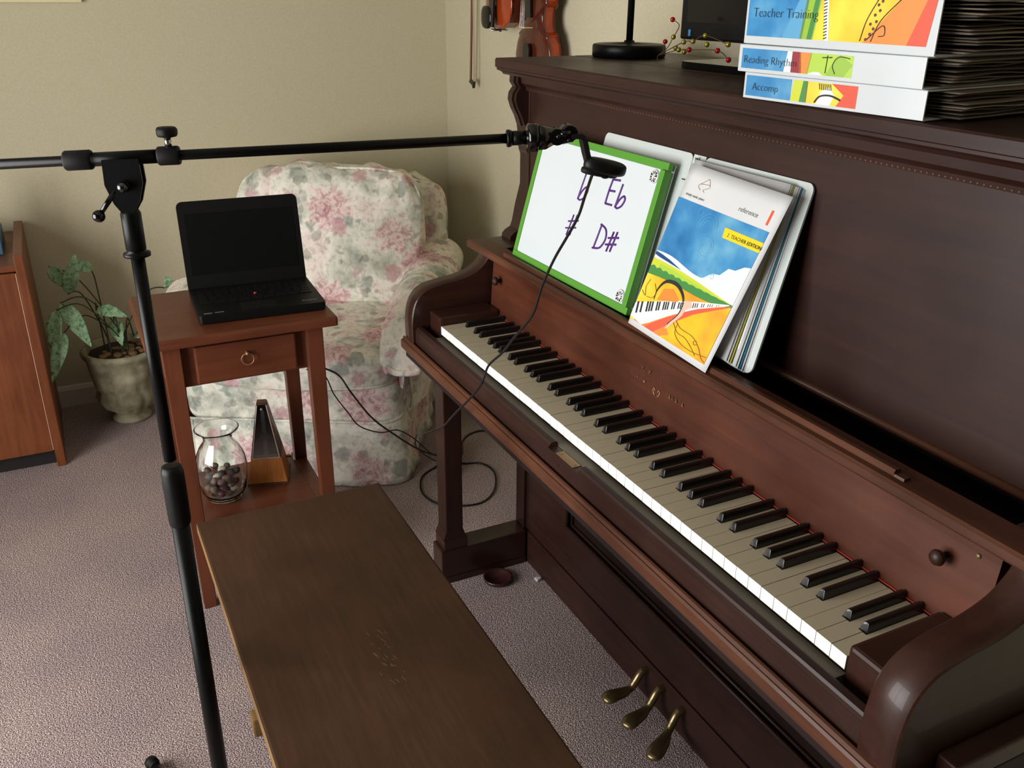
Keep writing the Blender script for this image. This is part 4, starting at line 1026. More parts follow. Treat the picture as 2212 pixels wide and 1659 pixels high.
k = MB(); k.tube(catmull([(-0.66, 0.29, 0.03), (-0.66, 0.23, 0.006), (-0.622, 0.172, 0.004), (-0.536, 0.139, 0.004), (-0.461, 0.152, 0.004), (-0.415, 0.206, 0.004), (-0.402, 0.276, 0.004), (-0.452, 0.342, 0.004), (-0.551, 0.389, 0.004), (-0.624, 0.377, 0.004), (-0.65, 0.324, 0.004), (-0.661, 0.30, 0.02)], 8), 0.003, n=8); o = k.build('floor_cable', CABLE); tag(o, 'black cable lying in a round loop on the carpet behind the piano leg', 'cable')
k = MB(); k.tube(catmull([(-0.70, 0.64, 0.004), (-0.804, 0.512, 0.004), (-0.84, 0.47, 0.004), (-0.82, 0.41, 0.004), (-0.76, 0.36, 0.004), (-0.70, 0.32, 0.03)], 8), 0.0032, n=8); o = k.build('extension_cord', CABLE); tag(o, 'black cord running along the carpet from the back wall', 'cable')
PS_ = thing('power_strip', 'dark red power strip on the carpet behind the piano leg', 'power strip', (-0.655, 0.285, 0), radians(-35))
k = MB(); k.box((-0.09, -0.022, 0), (0.09, 0.022, 0.045), bev=0.004); k.build('housing', mat('dark_red_plastic', srgb(70, 22, 20), 0.4), PS_)
k = MB(); k.box((0.05, -0.014, 0.0455), (0.075, 0.012, 0.066), bev=0.003); k.build('plug', WHITE, PS_)

# ---------------------------------------------------------------- whiteboard and music binder leaning on the upper panel
LT = radians(15.5)
u_ax = Vector((0, sin(LT), cos(LT))); n_ax = Vector((0, -cos(LT), sin(LT)))     # up the slope, out of the page
def frame(x, y, z, rot=0.0):
    X = Vector((1, 0, 0)); U = u_ax.copy(); Nn = n_ax
    R3 = Matrix((X, U, Nn)).transposed() @ Matrix.Rotation(rot, 3, 'Z')
    return Matrix.Translation((x, y, z)) @ R3.to_4x4()
def place(name, label, cat, m4):
    o = bpy.data.objects.new(name, None); COL.objects.link(o); o.matrix_world = m4; o['label'] = label; o['category'] = cat; return o
WBd = place('whiteboard', 'small whiteboard with green frame and purple note names on music ledge', 'whiteboard', frame(0.033, 0.1680, 0.8810, radians(0.4)))
Wb, Hb = 0.444, 0.266
k = MB(); rbox(k, 0, 0, Wb, Hb, 0.0, 0.006, 0.003); k.build('backing', WHITE, WBd)
k = MB()
e = 0.0135
k.box((0, 0, 0.0), (Wb, e, 0.015), bev=0.0012); k.box((0, Hb-e, 0.0), (Wb, Hb, 0.015), bev=0.0012); k.box((0, e, 0.0), (e, Hb-e, 0.015), bev=0.0012); k.box((Wb-e, e, 0.0), (Wb, Hb-e, 0.020), bev=0.0012)
k.build('frame', GREEN, WBd)
k = MB(); rbox(k, e+0.0003, e+0.0003, Wb-e-0.0003, Hb-e-0.0003, 0.0065, 0.0130, 0.004); k.build('writing_surface', WHITEB, WBd)
ZS = 0.0134
def strokes(parent, name, strs, r, m, z=ZS):
    k = MB()
    for s_ in strs:
        if len(s_) > 2: p = catmull([(x, y, z) for x, y in s_], 6)
        else: p = [(x, y, z) for x, y in s_]
        k.tube(p, r, n=6)
    o = k.build(name, m, parent); o.scale = (1, 1, 1); return o
def flat_at(cx_, cy_, s, strs): return [[(cx_+x*s*1.25+y*s*0.10, cy_+y*s) for x, y in st] for st in strs]
b_l = [[(0, 1.0), (-0.02, 0.5), (-0.03, 0.0)], [(-0.03, 0.05), (0.1, 0.38), (0.26, 0.55), (0.38, 0.42), (0.30, 0.15), (0.10, 0.0), (-0.03, 0.03)]]
E_l = [[(0.42, 1.0), (0.02, 0.96)], [(0.02, 0.96), (0.0, 0.5), (0.02, 0.0)], [(0.02, 0.0), (0.40, 0.02)], [(0.02, 0.52), (0.33, 0.55)]]
D_l = [[(0.05, 1.0), (0.03, 0.5), (0.0, 0.0)], [(0.0, 0.98), (0.35, 0.85), (0.48, 0.5), (0.32, 0.12), (-0.06, 0.0)]]
sh_l = [[(0.22, 0.95), (0.14, 0.0)], [(0.44, 1.0), (0.36, 0.05)], [(0.0, 0.60), (0.62, 0.78)], [(-0.04, 0.28), (0.60, 0.46)]]
S_ = 0.047
strokes(WBd, 'marker_writing', flat_at(0.196, 0.158, 0.050, b_l), 0.0018, PURPLE)
strokes(WBd, 'marker_writing', flat_at(0.288, 0.168, S_, E_l)+flat_at(0.324, 0.167, S_*0.92, b_l), 0.0020, PURPLE)
strokes(WBd, 'marker_writing', flat_at(0.180, 0.086, 0.044, sh_l), 0.0017, PURPLE)
strokes(WBd, 'marker_writing', flat_at(0.290, 0.084, S_, D_l)+flat_at(0.326, 0.088, 0.040, sh_l), 0.0020, PURPLE)
for mx, my in ((0.412, 0.238), (0.412, 0.026)):
    k = MB(); k.lathe([(0.0118, 0.0), (0.0118, 0.0022), (0.0108, 0.0028), (0.0001, 0.0028)], c=(mx, my, 0.0131), n=24); mg = k.build('magnet', PAPER, WBd)
    k = MB()
    rr = random.Random(int(mx*1000+my*7000))
    for i in range(10):
        a0 = 2*pi*i/10; a1 = a0+2*pi/10*rr.uniform(0.4, 0.75); r0 = rr.uniform(0.001, 0.006); r1 = rr.uniform(0.008, 0.0112)
        k.quad([(mx+r0*cos(a0), my+r0*sin(a0), 0.01605), (mx+r1*cos(a0), my+r1*sin(a0), 0.01605), (mx+r1*cos(a1), my+r1*sin(a1), 0.01605), (mx+r0*cos(a1), my+r0*sin(a1), 0.01605)])
    k.build('magnet_pattern', EBONY, mg, recalc=False)

# binder: open, left cover behind the whiteboard, right side with sheets and printed page
BN = place('open_binder', 'open white ring binder of sheet music with colourful cover page', 'binder', frame(0.226, 0.1725, 0.8850))
WV = mat('white_vinyl_soft', srgb(200, 208, 206), 0.35, coat=0.3)
k = MB(); rbox(k, 0.0, 0.002, 0.272, 0.288, -0.010, -0.007, 0.010); k.build('left_cover', WV, BN)
k = MB(); k.box((0.2725, 0.002, -0.010), (0.3045, 0.288, -0.0075), bev=0.0006); k.build('spine', WV, BN)
k = MB(); rbox(k, 0.305, 0.002, 0.551, 0.288, -0.010, -0.007, 0.012); k.build('right_cover', WV, BN)
k = MB()
for yy in (0.045, 0.145, 0.245):
    k.tube([(0.2885+0.012*cos(a), yy, 0.001+0.010*sin(a)) for a in [pi*2*i/16 for i in range(16)]], 0.0013, n=6, closed=True)
k.box((0.281, 0.02, -0.0073), (0.296, 0.27, -0.0055)); k.tube([(0.2885, 0.270, -0.004), (0.2885, 0.283, -0.002)], 0.003, n=8)
k.build('rings', CHROME, BN)
SLEEVE = mat('page_sleeve', srgb(206, 212, 214), 0.25, coat=0.3)
edge_cols = [PAPER, SLEEVE, mat('sheet_teal', srgb(40, 120, 150), 0.4), PAPER, SLEEVE, mat('sheet_yellow', srgb(190, 180, 70), 0.4), SLEEVE, PAPER]
for i, mm in enumerate(edge_cols):
    w0 = 0.246-i*0.0022-(0.006 if i > 4 else 0); h0 = 0.276-0.0008*i
    def pg(u, v, i=i, w0=w0, h0=h0):
        x = 0.292+w0*u; y = 0.001+0.0012*i+h0*v
        z = -0.0066+0.0011*i+0.014*(i/7)*u*(1-v)*0.9+0.0015*i/7
        return Vector((x, y, z))
    k = MB(); k.grid(pg, 12, 8); o = k.build('page', mm, BN); solid(o, 0.0007)
# front printed cover sheet (slightly askew), built from flat printed shapes
CP = bpy.data.objects.new('cover_sheet', None); 
rotc = radians(-0.5)
cw, chh = 0.220, 0.279
class Sheet:
    """maps sheet coordinates (x, y, lift) onto the slightly twisted, leaning page"""
    def __init__(self, bl, br, tl, tr, w_, h_, inv):
        self.c = [inv @ Vector(p) for p in (bl, br, tl, tr)]; self.w = w_; self.h = h_
        self.n = (self.c[1]-self.c[0]).cross(self.c[2]-self.c[0]).normalized()
    def at(self, v):
        u, t = v[0]/self.w, v[1]/self.h; bl, br, tl, tr = self.c
        bow = 0.004*sin(pi*min(max(u, 0), 1))*sin(pi*min(max(t, 0), 1))
        return (bl*(1-u)+br*u)*(1-t)+(tl*(1-u)+tr*u)*t+self.n*(v[2]+bow)
    def __matmul__(self, o):
        if isinstance(o, Matrix):
            p = o.translation; a = self.at(p); X = (self.at(p+Vector((0.01, 0, 0)))-a)*100; Y = (self.at(p+Vector((0, 0.01, 0)))-a)*100
            f = Matrix((X, Y, self.n)).transposed().to_4x4(); f.translation = a; return f
        return self.at(o)
Ms = Sheet((0.513, 0.1362, 0.8890), (0.733, 0.1310, 0.8806), (0.538, 0.2240, 1.1545), (0.774, 0.2210, 1.1455), cw, chh, BN.matrix_world.inverted())
k = MB(); k.grid(lambda u, v: Ms @ Vector((u*cw, v*chh, 0)), 14, 14); cov = k.build('cover_sheet', PAPER, BN); solid(cov, 0.0004, -1)
def flatpoly(name, pts, m, lvl, parent=None):
    k = MB(); f = k.bm.faces.new([k.bm.verts.new((x*cw, y*chh, 0.0003+0.0001*lvl)) for x, y in pts])
    bmesh.ops.triangulate(k.bm, faces=[f]); 
    for _ in range(3):
        es = [e for e in k.bm.edges if e.calc_length() > 0.02]
        if es: bmesh.ops.subdivide_edges(k.bm, edges=es, cuts=1); bmesh.ops.triangulate(k.bm, faces=k.bm.faces[:])
    for v in k.bm.verts: v.co = Ms @ v.co
    return k.build(name, m, parent or cov, recalc=False)
ART = {n: mat('print_'+n, srgb(*c), 0.35, coat=0.3) for n, c in dict(sky=(52, 132, 190), sky2=(96, 166, 206), sky3=(30, 110, 168), cloud=(226, 236, 242), navy=(20, 70, 130), lime=(206, 214, 60), green=(70, 140, 70), leaf=(150, 190, 60), amber=(246, 184, 40), gold=(250, 206, 60), orange=(240, 140, 60), coral=(226, 96, 70), ink=(40, 44, 48), white=(244, 244, 240), tag=(246, 214, 40), brown=(150, 110, 40), num=(232, 96, 60), pink=(236, 190, 170), lime2=(176, 210, 70), crimson=(150, 40, 50), red=(220, 80, 50)).items()}
def skymat():
    m = mat('print_sky_wash', srgb(52, 132, 190), 0.35, coat=0.3); tc = N(m, 'ShaderNodeTexCoord'); n = N(m, 'ShaderNodeTexNoise'); n.inputs['Scale'].default_value = 14; n.inputs['Detail'].default_value = 3; L(m, tc.outputs['Object'], n.inputs['Vector'])
    r = ramp(m, [(0.3, srgb(28, 110, 172)), (0.5, srgb(62, 142, 196)), (0.72, srgb(120, 184, 214))]); L(m, n.outputs[0], r.inputs[0]); L(m, r.outputs[0], bsdf(m).inputs['Base Color']); return m
SKYW = skymat()
def ambermat():
    m = mat('print_amber_wash', srgb(250, 190, 40), 0.35, coat=0.3); tc = N(m, 'ShaderNodeTexCoord'); n = N(m, 'ShaderNodeTexNoise'); n.inputs['Scale'].default_value = 11; n.inputs['Detail'].default_value = 3; L(m, tc.outputs['Object'], n.inputs['Vector'])
    r = ramp(m, [(0.3, srgb(240, 140, 50)), (0.48, srgb(248, 190, 40)), (0.68, srgb(252, 222, 70))]); L(m, n.outputs[0], r.inputs[0]); L(m, r.outputs[0], bsdf(m).inputs['Base Color']); return m
AMBW = ambermat()
def curve(f, x0, x1, n=24): return [(x0+(x1-x0)*i/n, f(x0+(x1-x0)*i/n)) for i in range(n+1)]
x0a, x1a, y0a, y1a = 0.0, 0.955, 0.035, 0.80
flatpoly('artwork_sky', [(x0a, 0.40), (x1a, 0.40), (x1a, y1a), (x0a, y1a)], SKYW, 1)
fc = lambda x: 0.47-0.03*x+0.012*sin(x*9)
flatpoly('artwork_cloud', curve(fc, 0, x1a)+[(x1a, 0.36), (0, 0.36)], ART['cloud'], 2)
flatpoly('artwork_cloud', [(0.50, 0.42), (x1a, 0.38), (x1a, 0.60), (0.90, 0.59), (0.84, 0.555), (0.78, 0.55), (0.73, 0.50), (0.66, 0.49), (0.60, 0.45)], ART['cloud'], 2.5)
flatpoly('artwork_shore', [(0, 0.465), (0.08, 0.462), (0.2, 0.452), (0.36, 0.43), (0.22, 0.435), (0.06, 0.44), (0, 0.445)], ART['navy'], 3)
hl = lambda x: 0.425-0.035*x+0.012*sin(x*4)
flatpoly('artwork_hill', curve(hl, 0, x1a)+[(x1a, 0.375), (0, 0.30)], ART['lime'], 4)
flatpoly('artwork_hill', curve(lambda x: 0.408-0.02*x+0.008*sin(x*5), 0.1, x1a)+[(x1a, 0.375), (0.1, 0.33)], ART['lime2'], 4.5)
tl_ = lambda x: 0.372+0.014*x+0.014*abs(sin(x*38))*(1-x)
flatpoly('artwork_trees', curve(tl_, 0, x1a, 60)+[(x1a, 0.37), (0.5, 0.31), (0, 0.30)], ART['green'], 5)
fl = lambda x: 0.325+0.012*sin(x*6)+0.055*x*x
flatpoly('artwork_field', curve(fl, 0, x1a)+[(x1a, y0a), (x0a, y0a)], AMBW, 6)
flatpoly('artwork_glow', [(0.05, y0a), (0.40, y0a), (0.5, 0.07), (0.42, 0.12), (0.30, 0.14), (0.18, 0.09)], ART['orange'], 7)
flatpoly('artwork_ribbon', [(0.20, y0a), (0.32, y0a), (0.45, 0.12), (0.66, 0.245), (x1a, 0.375), (x1a, 0.38), (0.64, 0.27), (0.40, 0.15)], ART['coral'], 8)
ktop = [(0.0, 0.135), (0.22, 0.200), (0.45, 0.268), (0.70, 0.330), (0.93, 0.382)]; kbot = [(0.93, 0.376), (0.68, 0.285), (0.44, 0.175), (0.24, 0.070), (0.16, 0.035), (0.0, 0.05)]
flatpoly('artwork_keyboard', ktop+kbot, ART['white'], 9)
k = MB()
for i in range(38):
    t = (i/38)**0.8
    if i % 7 in (2, 6): continue
    x = 0.02+0.86*t; y = 0.140+0.275*x-0.02*x*x; dx = 0.020*(1-t)+0.003; hgt = 0.055*(1-t)+0.008
    k.bm.faces.new([k.bm.verts.new(Ms @ Vector((q[0]*cw, q[1]*chh, 0.0003+0.0001*10))) for q in ((x, y), (x+dx, y+0.26*dx), (x+dx+0.022*(1-t), y-hgt), (x+0.022*(1-t), y-hgt-0.004))])
k.build('artwork_piano_keys', ART['ink'], cov, recalc=False)
k = MB()
arc = catmull([(0.20, 0.205, 0), (0.20, 0.265, 0), (0.26, 0.325, 0), (0.39, 0.335, 0), (0.50, 0.285, 0), (0.51, 0.205, 0), (0.44, 0.125, 0)], 6)
wds = [0.006+0.016*sin(pi*min(1, i/(len(arc)-1)*1.1)) for i in range(len(arc))]
for i in range(len(arc)-1):
    a, b = arc[i], arc[i+1]; d = (b-a).normalized(); nn = Vector((-d.y, d.x, 0))
    k.bm.faces.new([k.bm.verts.new(Ms @ Vector((q.x*cw, q.y*chh, 0.0003+0.0001*12))) for q in (a, b, b+nn*wds[i+1], a+nn*wds[i])])
k.build('artwork_arch', ART['ink'], cov, recalc=False)
flatpoly('artwork_fill', [(0.23, 0.215), (0.26, 0.29), (0.36, 0.315), (0.45, 0.28), (0.46, 0.262), (0.30, 0.225)], ART['orange'], 11)
flatpoly('artwork_figure', [(0.51, 0.205), (0.53, 0.290), (0.59, 0.305), (0.62, 0.275), (0.57, 0.245), (0.56, 0.21), (0.46, 0.10), (0.43, 0.09)], ART['pink'], 11)
def curl(parent, pts, r, m, lvl):
    k = MB(); k.tube([Ms @ Vector((p.x*cw, p.y*chh, 0.0003+0.0001*lvl)) for p in catmull([(x, y, 0) for x, y in pts], 6)], r, n=5); return k.build('artwork_scroll', m, parent)
for pts in ([(0.52, 0.165), (0.60, 0.14), (0.74, 0.135), (0.84, 0.10), (0.90, 0.06), (0.95, 0.045)], [(0.55, 0.16), (0.56, 0.10), (0.66, 0.065), (0.80, 0.06), (0.95, 0.075)], [(0.50, 0.15), (0.58, 0.11), (0.68, 0.105), (0.78, 0.075), (0.84, 0.05)], [(0.80, 0.125), (0.77, 0.115), (0.79, 0.10), (0.81, 0.11)], [(0.02, 0.22), (0.08, 0.20), (0.05, 0.25), (0.07, 0.30)], [(0.10, 0.20), (0.17, 0.21), (0.19, 0.25), (0.14, 0.29)]):
    curl(cov, pts, 0.0005, ART['brown'], 13)
for (cx_, cy_, rr_) in ((0.42, 0.70, 0.10), (0.42, 0.70, 0.075), (0.42, 0.70, 0.05), (0.50, 0.605, 0.065), (0.50, 0.605, 0.045), (0.66, 0.50, 0.022), (0.67, 0.475, 0.016), (0.30, 0.77, 0.03)):
    k = MB(); k.tube([Ms @ Vector(((cx_+rr_*cos(2*pi*i/24))*cw, (cy_)*chh+rr_*cw*sin(2*pi*i/24), 0.0004)) for i in range(24)], 0.0004, n=5, closed=True); k.build('artwork_ring', ART['sky2'], cov)
flatpoly('teacher_tag', [(0.60, 0.685), (x1a, 0.685), (x1a, 0.74), (0.585, 0.74)], ART['tag'], 4)
text('lettering', '2  TEACHER EDITION', 0.0075, ART['ink'], cov, Ms @ Matrix.Translation((0.635*cw, 0.700*chh, 0.0009)), extrude=0.0001)
text('lettering', 'reference', 0.0105, GREYT, cov, Ms @ Matrix.Translation((0.62*cw, 0.845*chh, 0.0004)), extrude=0.0001)
text('lettering', '1', 0.030, ART['num'], cov, Ms @ Matrix.Translation((0.87*cw, 0.830*chh, 0.0004)), extrude=0.0001, thin=0.0007)
text('lettering', 'simply music piano', 0.0062, GREYT, cov, Ms @ Matrix.Translation((0.06*cw, 0.825*chh, 0.0004)), extrude=0.0001)
k = MB()
for pts in ([(0.19, 0.875), (0.16, 0.89), (0.17, 0.905), (0.26, 0.915), (0.27, 0.90), (0.22, 0.88), (0.24, 0.87)], [(0.17, 0.905), (0.22, 0.935), (0.24, 0.945), (0.27, 0.915)]):
    k.tube([Ms @ Vector((p.x*cw, p.y*chh, 0.0003)) for p in catmull([(x, y, 0) for x, y in pts], 5)], 0.0004, n=5)
k.build('publisher_mark', ART['brown'], cov)

# ---------------------------------------------------------------- binder stack on the lid
def binder(name, label, px_, py_, z0, th, yaw, length, seed):
    t = thing(name, label, 'binder', (px_, py_, z0), yaw, 'white ring binders stacked on the piano')
    D = 0.285; f = 0.0022
    k = MB(); k.box((0, 0.001, 0), (length, D, f), bev=0.0008); k.build('lower_cover', WHITE, t)
    k = MB(); k.box((0, 0.001, th-f), (length, D, th), bev=0.0008); k.build('upper_cover', WHITE, t)
    k = MB(); k.box((0, -0.0015, 0.0005), (length, 0.0009, th-0.0005), bev=0.0007); spn = k.build('spine', WHITE, t)
    rr = random.Random(seed); nl = max(7, int(th/0.0042))
    for i in range(nl):
        z = 0.0035+(th-0.007)*i/(nl-1); amp = rr.uniform(0.0006, 0.0022); ph = rr.uniform(0, 6); ext = rr.uniform(0.002, 0.030)
        def pg(u, v, z=z, amp=amp, ph=ph, ext=ext):
            y = 0.030+(D-0.034)*v; x = 0.004+(length-0.002+ext)*u
            spread = 0.0
            zz = z+amp*sin(v*7+ph)*min(1, v*3)+amp*0.8*sin(u*5+ph)
            zz = min(max(zz, f+0.0014), th-f-0.0014)
            return Vector((x, y, zz))
        k = MB(); k.grid(pg, 3, 14); o = k.build('page_sleeves', PAPERD if rr.random() < 0.6 else PAPERD2, t); solid(o, rr.uniform(0.0008, 0.0022))
    return t, spn
def spoly(spn, pts, m, lvl):
    k = MB(); k.bm.faces.new([k.bm.verts.new((x, -0.0016-0.00008*lvl, z)) for x, z in pts]); return k.build('spine_artwork', m, spn, recalc=False)
def stext(spn, s, x, z, size, m=None, shear=0.0):
    return text('spine_lettering', s, size, m or ART['ink'], spn, Matrix.Translation((x, -0.0026, z)) @ Matrix.Rotation(radians(90), 4, 'X'), extrude=0.0001, thin=-size*0.022, shear=shear)
L1, L2, L3 = 0.285, 0.289, 0.300
zz1 = 1.2712; t1, t2, t3 = 0.0345, 0.0355, 0.066
b1, s1 = binder('ring_binder', 'bottom binder of the stack, white, blue and orange spine label', 0.688, 0.187, zz1, t1, radians(5.6), L1, 1)
b2, s2 = binder('ring_binder', 'middle binder of the stack, labelled Reading Rhythm on its spine', 0.682, 0.178, zz1+t1+0.0004, t2, radians(5.8), L2, 2)
b3, s3 = binder('ring_binder', 'thick top binder of the stack, labelled Teacher Training on its spine', 0.684, 0.182, zz1+t1+t2+0.0010, t3, radians(3.4), L3, 3)
# bottom label
m_ = 0.004
spoly(s1, [(0.004, m_), (0.085, m_), (0.085, t1-m_), (0.004, t1-m_)], SKYW, 1)
spoly(s1, [(0.085, m_), (0.100, m_), (0.104, t1-m_), (0.088, t1-m_)], ART['lime'], 1)
spoly(s1, [(0.100, m_), (0.112, m_), (0.112, t1-m_), (0.104, t1-m_)], ART['green'], 1)
spoly(s1, [(0.110, m_), (0.190, m_), (0.190, t1-m_), (0.110, t1-m_)], AMBW, 1)
spoly(s1, [(0.160, m_), (0.190, m_), (0.190, t1-m_), (0.150, t1-m_), (0.170, 0.018)], ART['red'], 2)
spoly(s1, [(0.128, m_), (0.150, m_), (0.156, 0.016), (0.148, 0.026), (0.134, 0.020)], ART['white'], 3)
k = MB(); k.tube([(p.x, -0.0022, p.z) for p in catmull([(0.126, 0, 0.006), (0.134, 0, 0.014), (0.150, 0, 0.016), (0.166, 0, 0.012)], 6)], 0.0012, n=6)
for i in range(7): k.tube([(0.132+i*0.003, -0.0021, 0.022), (0.130+i*0.003, -0.0021, 0.0295)], 0.0005, n=4)
k.build('spine_artwork', ART['ink'], s1)
stext(s1, 'Accomp', 0.016, 0.012, 0.014)
# middle label
spoly(s2, [(0.006, 0.005), (0.088, 0.005), (0.088, t2-0.005), (0.006, t2-0.005)], SKYW, 1)
spoly(s2, [(0.082, 0.005), (0.094, 0.005), (0.094, t2-0.005), (0.086, t2-0.005)], ART['cloud'], 2)
spoly(s2, [(0.094, 0.005), (0.112, 0.005), (0.108, t2-0.005), (0.094, t2-0.005)], ART['crimson'], 1)
spoly(s2, [(0.108, 0.005), (0.122, 0.005), (0.126, t2-0.005), (0.106, t2-0.005)], ART['orange'], 1)
spoly(s2, [(0.120, 0.005), (0.190, 0.005), (0.190, t2-0.005), (0.124, t2-0.005)], ART['lime2'], 1)
spoly(s2, [(0.150, 0.005), (0.178, 0.005), (0.190, 0.02), (0.170, t2-0.005), (0.158, 0.018)], ART['leaf'], 2)
spoly(s2, [(0.122, 0.005), (0.146, 0.005), (0.140, 0.0085), (0.130, 0.008)], ART['white'], 3)
k = MB(); k.tube([(0.150, -0.0022, 0.008), (0.151, -0.0022, 0.029)], 0.0005, n=4); k.tube([(0.143, -0.0022, 0.026), (0.158, -0.0022, 0.027)], 0.0006, n=4); k.tube([(p.x, -0.0022, p.z) for p in catmull([(0.165, 0, 0.008), (0.160, 0, 0.018), (0.168, 0, 0.028), (0.185, 0, 0.027)], 5)], 0.0005, n=4); k.build('spine_artwork', ART['ink'], s2)
stext(s2, 'Reading Rhythm', 0.010, 0.012, 0.0142)
# top label
spoly(s3, [(0.004, 0.010), (0.104, 0.010), (0.110, t3-0.004), (0.004, t3-0.004)], SKYW, 1)
spoly(s3, [(0.070, 0.010), (0.104, 0.010), (0.110, t3-0.004), (0.096, t3-0.004)], ART['sky2'], 2)
spoly(s3, [(0.100, 0.010), (0.122, 0.010), (0.130, t3-0.004), (0.106, t3-0.004)], ART['leaf'], 2)
spoly(s3, [(0.112, 0.010), (0.120, 0.010), (0.128, t3-0.004), (0.120, t3-0.004)], ART['green'], 3)
spoly(s3, [(0.120, 0.010), (L3-0.012, 0.010), (L3-0.006, t3-0.004), (0.128, t3-0.004)], AMBW, 1)
spoly(s3, [(0.200, 0.010), (L3-0.012, 0.010), (L3-0.006, t3-0.004), (0.250, t3-0.004)], ART['orange'], 2)
spoly(s3, [(0.262, 0.010), (L3-0.012, 0.010), (L3-0.006, t3-0.004), (0.282, t3-0.004)], ART['red'], 3)
spoly(s3, [(0.142, 0.010), (0.148, 0.010), (0.140, t3-0.004), (0.132, t3-0.004)], ART['white'], 4)
k = MB()
for i in range(14): k.tube([(0.140-i*0.0005, -0.0024, 0.012+i*0.0036), (0.1445-i*0.0005, -0.0024, 0.0135+i*0.0036)], 0.0007, n=4)
for pts in ([(0.196, 0.012), (0.202, 0.035), (0.215, 0.058)], [(0.212, 0.012), (0.222, 0.035), (0.246, 0.058)], [(0.206, 0.014), (0.226, 0.030), (0.230, 0.020), (0.222, 0.018)]):
    k.tube([(p.x, -0.0024, p.z) for p in catmull([(x, 0, z) for x, z in pts], 5)], 0.0005, n=4)
k.build('spine_artwork', ART['ink'], s3)
k = MB()
for (x, z) in ((0.204, 0.014), (0.209, 0.020), (0.213, 0.026), (0.208, 0.031), (0.216, 0.034), (0.213, 0.041), (0.219, 0.046), (0.216, 0.052), (0.221, 0.056)): k.ball((x, -0.0022, z), 0.0017, sy=0.3, seg=8)
k.build('spine_artwork', mat('print_plum', srgb(90, 40, 70), 0.4), s3)
stext(s3, 'Teacher Training', 0.014, 0.034, 0.0165)

# ---------------------------------------------------------------- lamp, monitor, berries on the lid
LM = thing('desk_lamp', 'black lamp with round base and thin pole on the piano lid', 'lamp', (-0.078, 0.495, 1.2712))
k = MB(); k.lathe([(0.078, 0.0), (0.081, 0.002), (0.081, 0.022), (0.079, 0.026), (0.074, 0.027), (0.012, 0.030), (0.011, 0.034)], n=56); k.build('base', BLACKM, LM)
k = MB(); k.tube([(0, 0, 0.030), (0, 0, 0.42)], 0.0075, n=18); k.build('pole', BLACKM, LM)
k = MB()
prof = [(0.115, 0.42), (0.085, 0.60)]
k.lathe([(0.113, 0.42), (0.115, 0.42), (0.086, 0.60), (0.084, 0.60)], n=48); k.build('lamp_shade', mat('shade_fabric', srgb(190, 180, 150), 0.8), LM)
k = MB()
for a in (0, 120, 240): k.tube([(0, 0, 0.425), (0.112*cos(radians(a)), 0.112*sin(radians(a)), 0.423)], 0.002, n=6)
k.build('shade_spider', CHROME, LM)
MN = thing('monitor', 'black computer monitor standing on the piano lid behind the binders', 'monitor', (0.33, 0.525, 1.2712), radians(4))
k = MB(); k.box((-0.23, -0.010, 0.045), (0.23, 0.018, 0.36), bev=0.005); scn = k.build('housing', BLACK, MN)
k = MB(); k.box((-0.21, -0.0112, 0.078), (0.21, -0.0102, 0.345)); k.build('screen', mat('screen_dark', srgb(12, 13, 14), 0.15), MN)
k = MB(); k.box((-0.203, -0.0115, 0.052), (-0.196, -0.0105, 0.064)); st = k.build('sticker', BLUEW, scn); st['label'] = 'small blue sticker'
k = MB(); rbox(k, -0.13, -0.10, 0.13, 0.085, 0.0, 0.012, 0.03); k.box((-0.05, 0.002, 0.0125), (0.05, 0.016, 0.0445)); k.build('stand_base', BLACKG, MN)
# garland of berries
G = thing('berry_garland', 'wire sprig with red and gold berries lying beside the lamp base', 'garland', (0.12, 0.46, 1.2712))
def gp(x, y, z): return (x-0.12, y-0.46, z-1.2712)
wires = [[(0.085, 0.46, 1.284), (0.115, 0.46, 1.300), (0.134, 0.460, 1.322), (0.178, 0.44, 1.345), (0.155, 0.440, 1.355)],
         [(0.085, 0.46, 1.284), (0.183, 0.450, 1.315), (0.199, 0.460, 1.317), (0.236, 0.460, 1.329), (0.343, 0.430, 1.319)],
         [(0.085, 0.46, 1.284), (0.155, 0.460, 1.299), (0.189, 0.460, 1.301), (0.302, 0.440, 1.306), (0.336, 0.440, 1.292)],
         [(0.085, 0.46, 1.2725), (0.085, 0.46, 1.284), (0.10, 0.46, 1.29), (0.107, 0.460, 1.312)]]
k = MB()
for w_ in wires: k.tube(catmull([gp(*p) for p in w_], 6), 0.0009, n=6)
k.build('wire', WIRE, G)
bs = [((0.155, 0.440, 1.355), 0), ((0.134, 0.460, 1.322), 1), ((0.107, 0.460, 1.312), 0), ((0.236, 0.460, 1.329), 1), ((0.183, 0.450, 1.315), 1), ((0.199, 0.460, 1.317), 1), ((0.256, 0.450, 1.314), 1), ((0.343, 0.430, 1.319), 1), ((0.155, 0.460, 1.299), 1), ((0.189, 0.460, 1.301), 0), ((0.302, 0.440, 1.306), 0), ((0.336, 0.440, 1.292), 0), ((0.160, 0.470, 1.295), 1), ((0.131, 0.470, 1.301), 1)]
for c, kd in bs:
    k = MB(); k.ball(gp(*c), 0.0050, seg=14); k.build('red_berry' if kd == 0 else 'gold_berry', RED if kd == 0 else GOLD, G)

